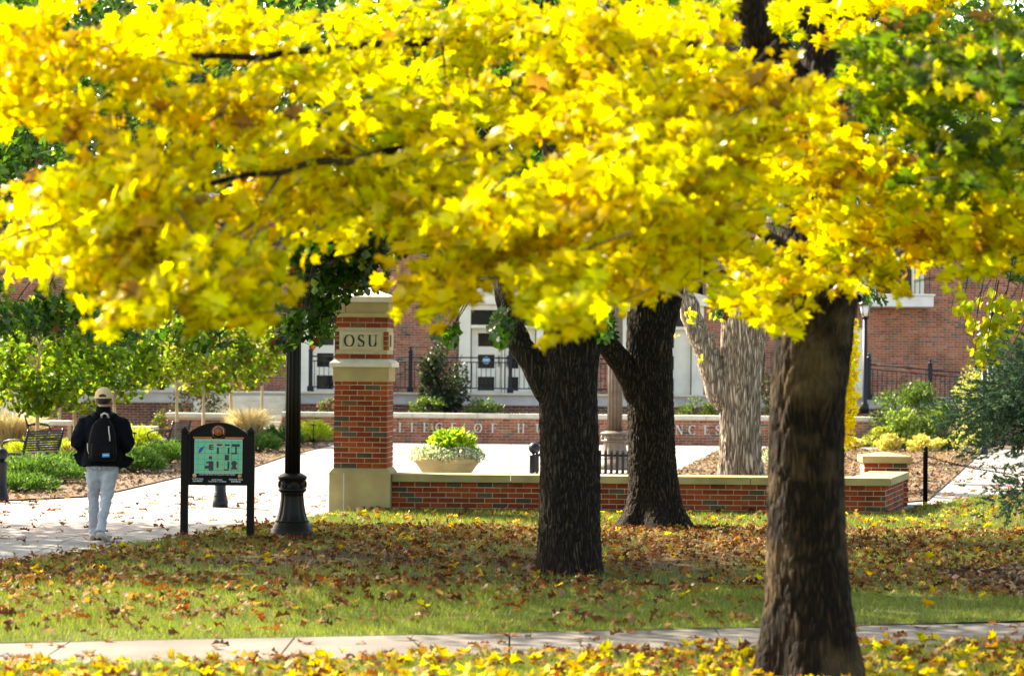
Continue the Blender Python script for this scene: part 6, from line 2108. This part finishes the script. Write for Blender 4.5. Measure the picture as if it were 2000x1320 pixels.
V, F, C = needles(np.concatenate(org), np.concatenate(dr_), 22, 0.046, 0.0065, BJ, [4, 4, 3, 1.5])
o = link('foliage', fast_mesh('foliage', V, F, C), M['shrub'], jt); o['kind'] = 'stuff'
o = bm_.build('boughs', M['twig'], jt); o['kind'] = 'stuff'

GJ = [(0.055, 0.145, 0.022), (0.095, 0.215, 0.028), (0.035, 0.09, 0.018), (0.15, 0.28, 0.035)]
def low_juniper(px, py, rx, ry, h_, lab, n=420, pal=GJ):
    g = G(px, py)
    t = empty('low_juniper', (g.x, g.y, 0.02), 0, lab, 'shrub', 'low junipers in the left bed')
    a = rng.random(n) * 6.283; r_ = np.sqrt(rng.random(n))
    org = np.stack([rx * r_ * np.cos(a), ry * r_ * np.sin(a), h_ * (0.25 + 0.75 * rng.random(n)) * (1 - 0.65 * r_ ** 2)], 1)
    d = np.stack([np.cos(a) * 0.9, np.sin(a) * 0.5, 0.75 + 0.3 * rng.random(n)], 1) + 0.35 * rng.standard_normal((n, 3))
    V, F, C = needles(org, d, 16, 0.10, 0.008, pal)
    o = link('foliage', fast_mesh('foliage', V, F, C), M['shrub'], t); o['kind'] = 'stuff'
    m = MB()
    for k in range(9):
        b_ = k * 0.7; m.tube([(0, 0, 0), (rx * .4 * math.cos(b_), ry * .4 * math.sin(b_), h_ * .35), (rx * .8 * math.cos(b_), ry * .8 * math.sin(b_), h_ * .4)], [0.02, 0.012, 0.005], 5, cap=False)
    m.build('stems', M['twig'], t)
low_juniper(60, 945, 0.80, 0.6, 0.36, 'bright green spreading juniper beside the left bollard', 620)
low_juniper(128, 936, 0.55, 0.6, 0.34, 'bright green juniper just left of the walker', 480)
low_juniper(42, 963, 0.45, 0.35, 0.16, 'small low juniper sprig at the front of the left bed', 240)
low_juniper(262, 925, 0.50, 0.5, 0.32, 'bright green juniper just right of the walker', 460)
low_juniper(322, 907, 0.62, 0.6, 0.34, 'bright green juniper left of the map sign post', 520)
low_juniper(372, 890, 0.6, 0.6, 0.30, 'green juniper half behind the map sign\'s left post', 420)
low_juniper(505, 885, 0.42, 0.4, 0.36, 'green juniper right of the map sign', 380)
low_juniper(545, 868, 0.5, 0.5, 0.34, 'dark green juniper left of the bronze lamp pole', 400, [(0.04, 0.11, 0.025), (0.06, 0.16, 0.03)])
YL = [(0.42, 0.50, 0.03), (0.55, 0.60, 0.04), (0.26, 0.38, 0.03)]
low_juniper(90, 896, 0.75, 0.5, 0.34, 'lime yellow ground shrub under the left saplings', 420, YL)
low_juniper(268, 876, 0.42, 0.4, 0.40, 'lime yellow shrub right of the walker\'s elbow', 340, YL)
low_juniper(290, 905, 0.35, 0.3, 0.22, 'lime yellow sprig in front of the right bench', 220, YL)
low_juniper(610, 864, 0.42, 0.4, 0.44, 'lime yellow shrub between bronze lamp and pillar', 400, YL)
low_juniper(140, 905, 0.5, 0.4, 0.18, 'dark red brown ground shrub behind the left juniper', 260, [(0.10, 0.03, 0.03), (0.15, 0.05, 0.04)])

# ---------------------------------------------------------------- fountain grasses
def tall_grass(px, py, r_, h_, n, pal, lab):
    g = G(px, py)
    t = empty('fountain_grass', (g.x, g.y, 0.02), 0, lab, 'grass clump', 'tan ornamental grasses')
    a = rng.random(n) * 6.283; q = r_ * 0.35 * np.sqrt(rng.random(n))
    base = np.stack([q * np.cos(a), q * np.sin(a), np.zeros(n)], 1)
    lean = (0.25 + 0.75 * rng.random(n)) * r_
    H = h_ * (0.6 + 0.4 * rng.random(n))
    mid = base + np.stack([np.cos(a) * lean * 0.35, np.sin(a) * lean * 0.35, H * 0.65], 1)
    tip = base + np.stack([np.cos(a) * lean, np.sin(a) * lean, H * (1 - 0.25 * rng.random(n))], 1)
    sd = np.stack([-np.sin(a), np.cos(a), np.zeros(n)], 1) * 0.007
    sd = sd + rng.standard_normal((n, 3)) * 0.004
    V = np.stack([base - sd, base + sd, mid - sd, mid + sd, tip], 1).reshape(-1, 3)
    f = np.array([(0, 1, 3), (0, 3, 2), (2, 3, 4)])
    F = (f[None] + (np.arange(n) * 5)[:, None, None]).reshape(-1, 3)
    low = np.repeat(pick([(0.34, 0.34, 0.12), (0.48, 0.42, 0.20)], n)[:, None], 5, 1); hi = pick(pal, n)
    low[:, 2:] = hi[:, None]
    o = link('blades', fast_mesh('blades', V, F, low.reshape(-1, 3)), M['grass'], t); o['kind'] = 'stuff'
TAN = [(0.80, 0.68, 0.45), (0.86, 0.76, 0.54), (0.70, 0.56, 0.34)]
tall_grass(25, 880, 0.75, 1.0, 1300, TAN, 'tan fountain grass clump at the left edge behind the bench')
tall_grass(486, 868, 0.60, 1.0, 1300, TAN, 'tall pale tan grass clump right of the map sign')
tall_grass(300, 850, 0.5, 0.6, 500, TAN, 'small tan grass tuft behind the right bench')

# ================================================================ turf and fallen leaves
def lawn_pts(n, x0, x1, y0, y1):
    X = rng.uniform(x0, x1, n); Yy = rng.uniform(y0, y1, n)
    far = inside([(-9.0, walk_far(-9)), (-7.0, 21.0)] + LAWN[2:-2] + [(16, 42), (16, walk_far(16))], X, Yy)
    near = (Yy < walk_near(X)) & (X > -9)
    ok = far | near
    return X[ok], Yy[ok]
def in_view(X, Yy, m=260):
    px = 1000 + X / Yy * F_PX
    return (px > -m) & (px < 2000 + m)
gv, gf, gc, go_ = [], [], [], 0
for (y0, y1, dens, hgt, w) in ((12.6, 16.8, 2300, 0.050, 0.0030), (16.8, 21, 2300, 0.055, 0.0030), (21, 26, 1300, 0.055, 0.0036), (26, 38, 800, 0.06, 0.0044)):
    xw = y1 * 0.265
    n = int((2 * xw) * (y1 - y0) * dens)
    X, Yy = lawn_pts(n, -xw, xw, y0, y1)
    k = in_view(X, Yy) & (rng.random(len(X)) > bare(X, Yy) * 0.92) & (np.hypot(X - MBASE.x, Yy - MBASE.y) > 0.3) & (np.hypot((X - 6.0) / 2.1, (Yy - 21.4) / 2.3) > 0.97)
    X, Yy = X[k], Yy[k]
    n = len(X)
    Z = lawn_z(X, Yy) - 0.006
    a = rng.random(n) * 6.283
    H = hgt * rng.uniform(0.5, 1.25, n) * (1 + 0.35 * fbm(X, Yy, 3.0, 9, 2))
    ln_ = rng.uniform(0.1, 0.8, n) * H
    b0 = np.stack([X, Yy, Z], 1)
    sd = np.stack([np.cos(a), np.sin(a), 0 * a], 1) * w
    b_ = rng.random(n) * 6.283
    tip = b0 + np.stack([np.cos(b_) * ln_, np.sin(b_) * ln_, H], 1)
    V = np.stack([b0 - sd, b0 + sd, tip], 1).reshape(-1, 3)
    tone = fbm(X, Yy, 1.3, 4, 3)[:, None]
    c = pick([(0.14, 0.20, 0.020), (0.19, 0.25, 0.025), (0.095, 0.15, 0.018), (0.30, 0.27, 0.07)], n, [4, 4, 3, 1.4], 0.12) * (1 + 0.18 * tone)
    gv.append(V); gf.append(np.arange(3 * n).reshape(-1, 3) + go_); gc.append(np.repeat(np.clip(c, 0.01, 1), 3, 0)); go_ += 3 * n
gr = link('grass', fast_mesh('grass', np.concatenate(gv), np.concatenate(gf), np.concatenate(gc)), M['grass'])
tag(gr, 'short green lawn grass under the trees', 'grass', kind='stuff')

BRN = [(0.30, 0.20, 0.10), (0.36, 0.20, 0.04), (0.11, 0.036, 0.012), (0.17, 0.062, 0.018), (0.065, 0.024, 0.011), (0.24, 0.10, 0.022), (0.24, 0.16, 0.085), (0.18, 0.038, 0.010)]
YEL = [(0.62, 0.45, 0.007), (0.54, 0.32, 0.008), (0.66, 0.54, 0.009)]
def litter(n, y0, y1, dens_fn, pal, wts, size, kind):
    xw = y1 * 0.265
    X, Yy = lawn_pts(n, -xw, xw, y0, y1)
    k = in_view(X, Yy) & (rng.random(len(X)) < dens_fn(X, Yy)) & (np.hypot(X - MBASE.x, Yy - MBASE.y) > 0.36)
    X, Yy = X[k], Yy[k]
    n = len(X)
    Z = lawn_z(X, Yy) + rng.uniform(0.015, 0.06, n)
    T = rng.standard_normal((n, 3)) * np.array([1, 1, 0.45]); Nn = np.array([0, 0, 1.0]) + 0.42 * rng.standard_normal((n, 3))
    return np.stack([X, Yy, Z], 1), T, Nn, rng.uniform(size * 0.7, size * 1.25, n), pick(pal, n, wts, 0.16), np.full(n, kind)
cl = lambda v: np.clip(v, 0, 1)
L_ = []
one = lambda X, Y: np.ones_like(X)
L_.append(litter(2900, 12.6, 17.6, lambda X, Y: cl(0.75 + 0.5 * fbm(X, Y, 2.0, 2)) * (Y < walk_near(X) - 0.02), YEL + [(0.45, 0.36, 0.2)], [4, 3, 4, 1.0], 0.080, 0))
L_.append(litter(3300, 12.6, 17.6, lambda X, Y: cl(0.7 + 0.5 * fbm(X, Y, 2.2, 8)) * (Y < walk_near(X) - 0.02), BRN, None, 0.09, 1))
L_.append(litter(3800, 15.5, 21.5, lambda X, Y: cl(0.40 + 0.6 * fbm(X, Y, 1.6, 5) - 0.09 * (X - 0.0) + 0.10 * (Y - 19)) * (Y > walk_far(X) + 0.05), BRN, None, 0.095, 1))
L_.append(litter(60, 15.5, 22, lambda X, Y: (Y > walk_far(X) + 0.1) * 0.8, YEL, None, 0.085, 0))
L_.append(litter(15000, 20.2, 28.5, lambda X, Y: cl(0.55 + 0.8 * fbm(X, Y * 1.6, 1.3, 7) + 0.08 * (Y - 22)), BRN, [3, 1.5, 3.5, 4, 3.5, 3, 3, 0.8], 0.076, 1))
L_.append(litter(7500, 27, 38, lambda X, Y: cl(0.55 + 0.5 * fbm(X, Y, 1.4, 12)), BRN + YEL, [3, 2.5, 3, 3, 2, 3, 3, 1, 1.2, 1.2, 1.2], 0.085, 1))
L_.append(litter(260, 21, 34, one, YEL, None, 0.085, 0))
pos, T, Nn, size, c, kd = [np.concatenate(x) for x in zip(*L_)]
# strays on the paving and in the beds
n = 420
X = rng.uniform(-8, -1.2, n); Yy = rng.uniform(22.5, 36, n)
k = ~inside(LAWN, X, Yy)
n2 = 90
X2 = rng.uniform(-4, 4.4, n2); Y2 = (walk_near(X2) + (walk_far(X2) - walk_near(X2)) * rng.random(n2))
n3 = 500
X3 = rng.uniform(5.5, 10.5, n3); Y3 = rng.uniform(35, 52, n3)
Xs = np.concatenate([X[k], X2, X3]); Ys = np.concatenate([Yy[k], Y2, Y3]); ns = len(Xs)
pos = np.concatenate([pos, np.stack([Xs, Ys, np.full(ns, 0.035)], 1)])
T = np.concatenate([T, rng.standard_normal((ns, 3)) * np.array([1, 1, 0.1])]); Nn = np.concatenate([Nn, np.array([0, 0, 1.0]) + 0.15 * rng.standard_normal((ns, 3))])
size = np.concatenate([size, rng.uniform(0.07, 0.12, ns)]); c = np.concatenate([c, pick(BRN, ns)]); kd = np.concatenate([kd, np.ones(ns, dtype=int)])
px = 1000 + pos[:, 0] / pos[:, 1] * F_PX; py = HORIZON + (CAM_H - pos[:, 2]) / pos[:, 1] * F_PX
vis = (px > 5) & (px < 1995) & (py < 1316) & ~((px > 1480) & (px < 1690) & (pos[:, 1] > MBASE.y))
order = np.argsort(np.where(vis, pos[:, 1], 99))
sel = order[:300]
ylab = 'yellow fallen maple leaf in the leaf carpet in front of the footpath'
blab = 'brown fallen oak leaf in the leaf carpet in front of the footpath'
for kk, kind, lab, grp in ((0, 'maple', ylab, 'yellow fallen leaves in the foreground'), (1, 'oak', blab, 'brown fallen leaves in the foreground')):
    s_ = sel[kd[sel] == kk]
    leaf_objects(kind, 'fallen_leaf', None, M['litter_obj'], pos[s_], T[s_], Nn[s_], size[s_], c[s_], grp, [lab] * len(s_), 'leaf', 0.4, 0.6)
rest = order[300:]
Vs, Fs, Cs, off = [], [], [], 0
for kk, bases in ((0, [leaf_base('maple', 0.3, 0.5), leaf_base('maple', 0.6, 0.2)]), (1, [leaf_base('oak_far', 0.5, 0.8), leaf_base('oak_small', 0.9, 0.5), leaf_base('oak_far', -0.3, -0.6), leaf_base('oak_small', 0.2, 1.4), leaf_base('oak_far', 0.8, 0.3)])):
    s_ = rest[kd[rest] == kk]
    V, F, C = scatter(bases, pos[s_], T[s_], Nn[s_], size[s_], c[s_], 0.1)
    Vs.append(V); Fs.append(F + off); Cs.append(C); off += len(V)
o = link('fallen_leaves', fast_mesh('fallen_leaves', np.concatenate(Vs), np.concatenate(Fs), np.concatenate(Cs)), M['litter'])
tag(o, 'scattered brown and yellow leaves over the lawn under the oaks', 'fallen leaves', kind='stuff')

# bark chips on the mulch beds
def chips(name, poly, n, z, lab, pal):
    xs_ = [p[0] for p in poly]; ys_ = [p[1] for p in poly]
    X = rng.uniform(max(min(xs_), -13), min(max(xs_), 14), n); Yy = rng.uniform(min(ys_), max(ys_), n)
    k = inside(poly, X, Yy)
    X, Yy = X[k], Yy[k]; n = len(X)
    p = np.stack([X, Yy, z + rng.uniform(0.005, 0.03, n)], 1)
    V, F, C = scatter([leaf_base('chip', 0.5, 0.3)], p, rng.standard_normal((n, 3)) * np.array([1, 1, .35]), np.array([0, 0, 1.0]) + 0.5 * rng.standard_normal((n, 3)), rng.uniform(0.04, 0.11, n), pick(pal, n, None, 0.25))
    o = link(name, fast_mesh(name, V, F, C), M['litter'])
    tag(o, lab, 'mulch', kind='stuff')
CHP = [(0.10, 0.062, 0.038), (0.20, 0.135, 0.085), (0.30, 0.22, 0.15), (0.055, 0.035, 0.022)]
chips('mulch_chips', BED_R, 15000, 0.02, 'bark chips and dry leaves on the sunny right bed', CHP + [(0.42, 0.30, 0.16)])
chips('mulch_chips', BED_L, 16000, 0.02, 'bark chips on the left planting bed', CHP)
chips('mulch_chips', ring, 6000, 0.055, 'dark bark chips under the blue juniper', CHP)

# ---------------------------------------------------------------- dark trees behind the building
for i, (x, y, h_, r_) in enumerate([(-15.5, 82, 15, 6.0), (-8.5, 88, 17, 6.5), (-1.0, 84, 15, 6.0), (6.5, 88, 17, 6.5), (14.5, 83, 15, 6.0), (23, 86, 16, 6.5), (-24, 86, 16, 6.5)]):
    t = empty('background_tree', (x, y, 0), 0, 'dark green tree rising behind the brick building, seen through gaps in the yellow leaves', 'tree', 'dark trees behind the building')
    MB().tube([(0, 0, 0), (0.1, 0, 3), (0, 0, h_ * 0.7)], [0.4, 0.3, 0.1], 10).build('trunk', M['bark_oak'], t)
    leafy(t, 'crown', clumpy(3600, (r_, r_ * 0.8, h_ * 0.42), 30, 0.42) + np.array([0, 0, h_ * 0.6]), 0.62, [(0.02, 0.05, 0.012), (0.035, 0.08, 0.016), (0.05, 0.10, 0.02)], None, 'oval', 0.0)
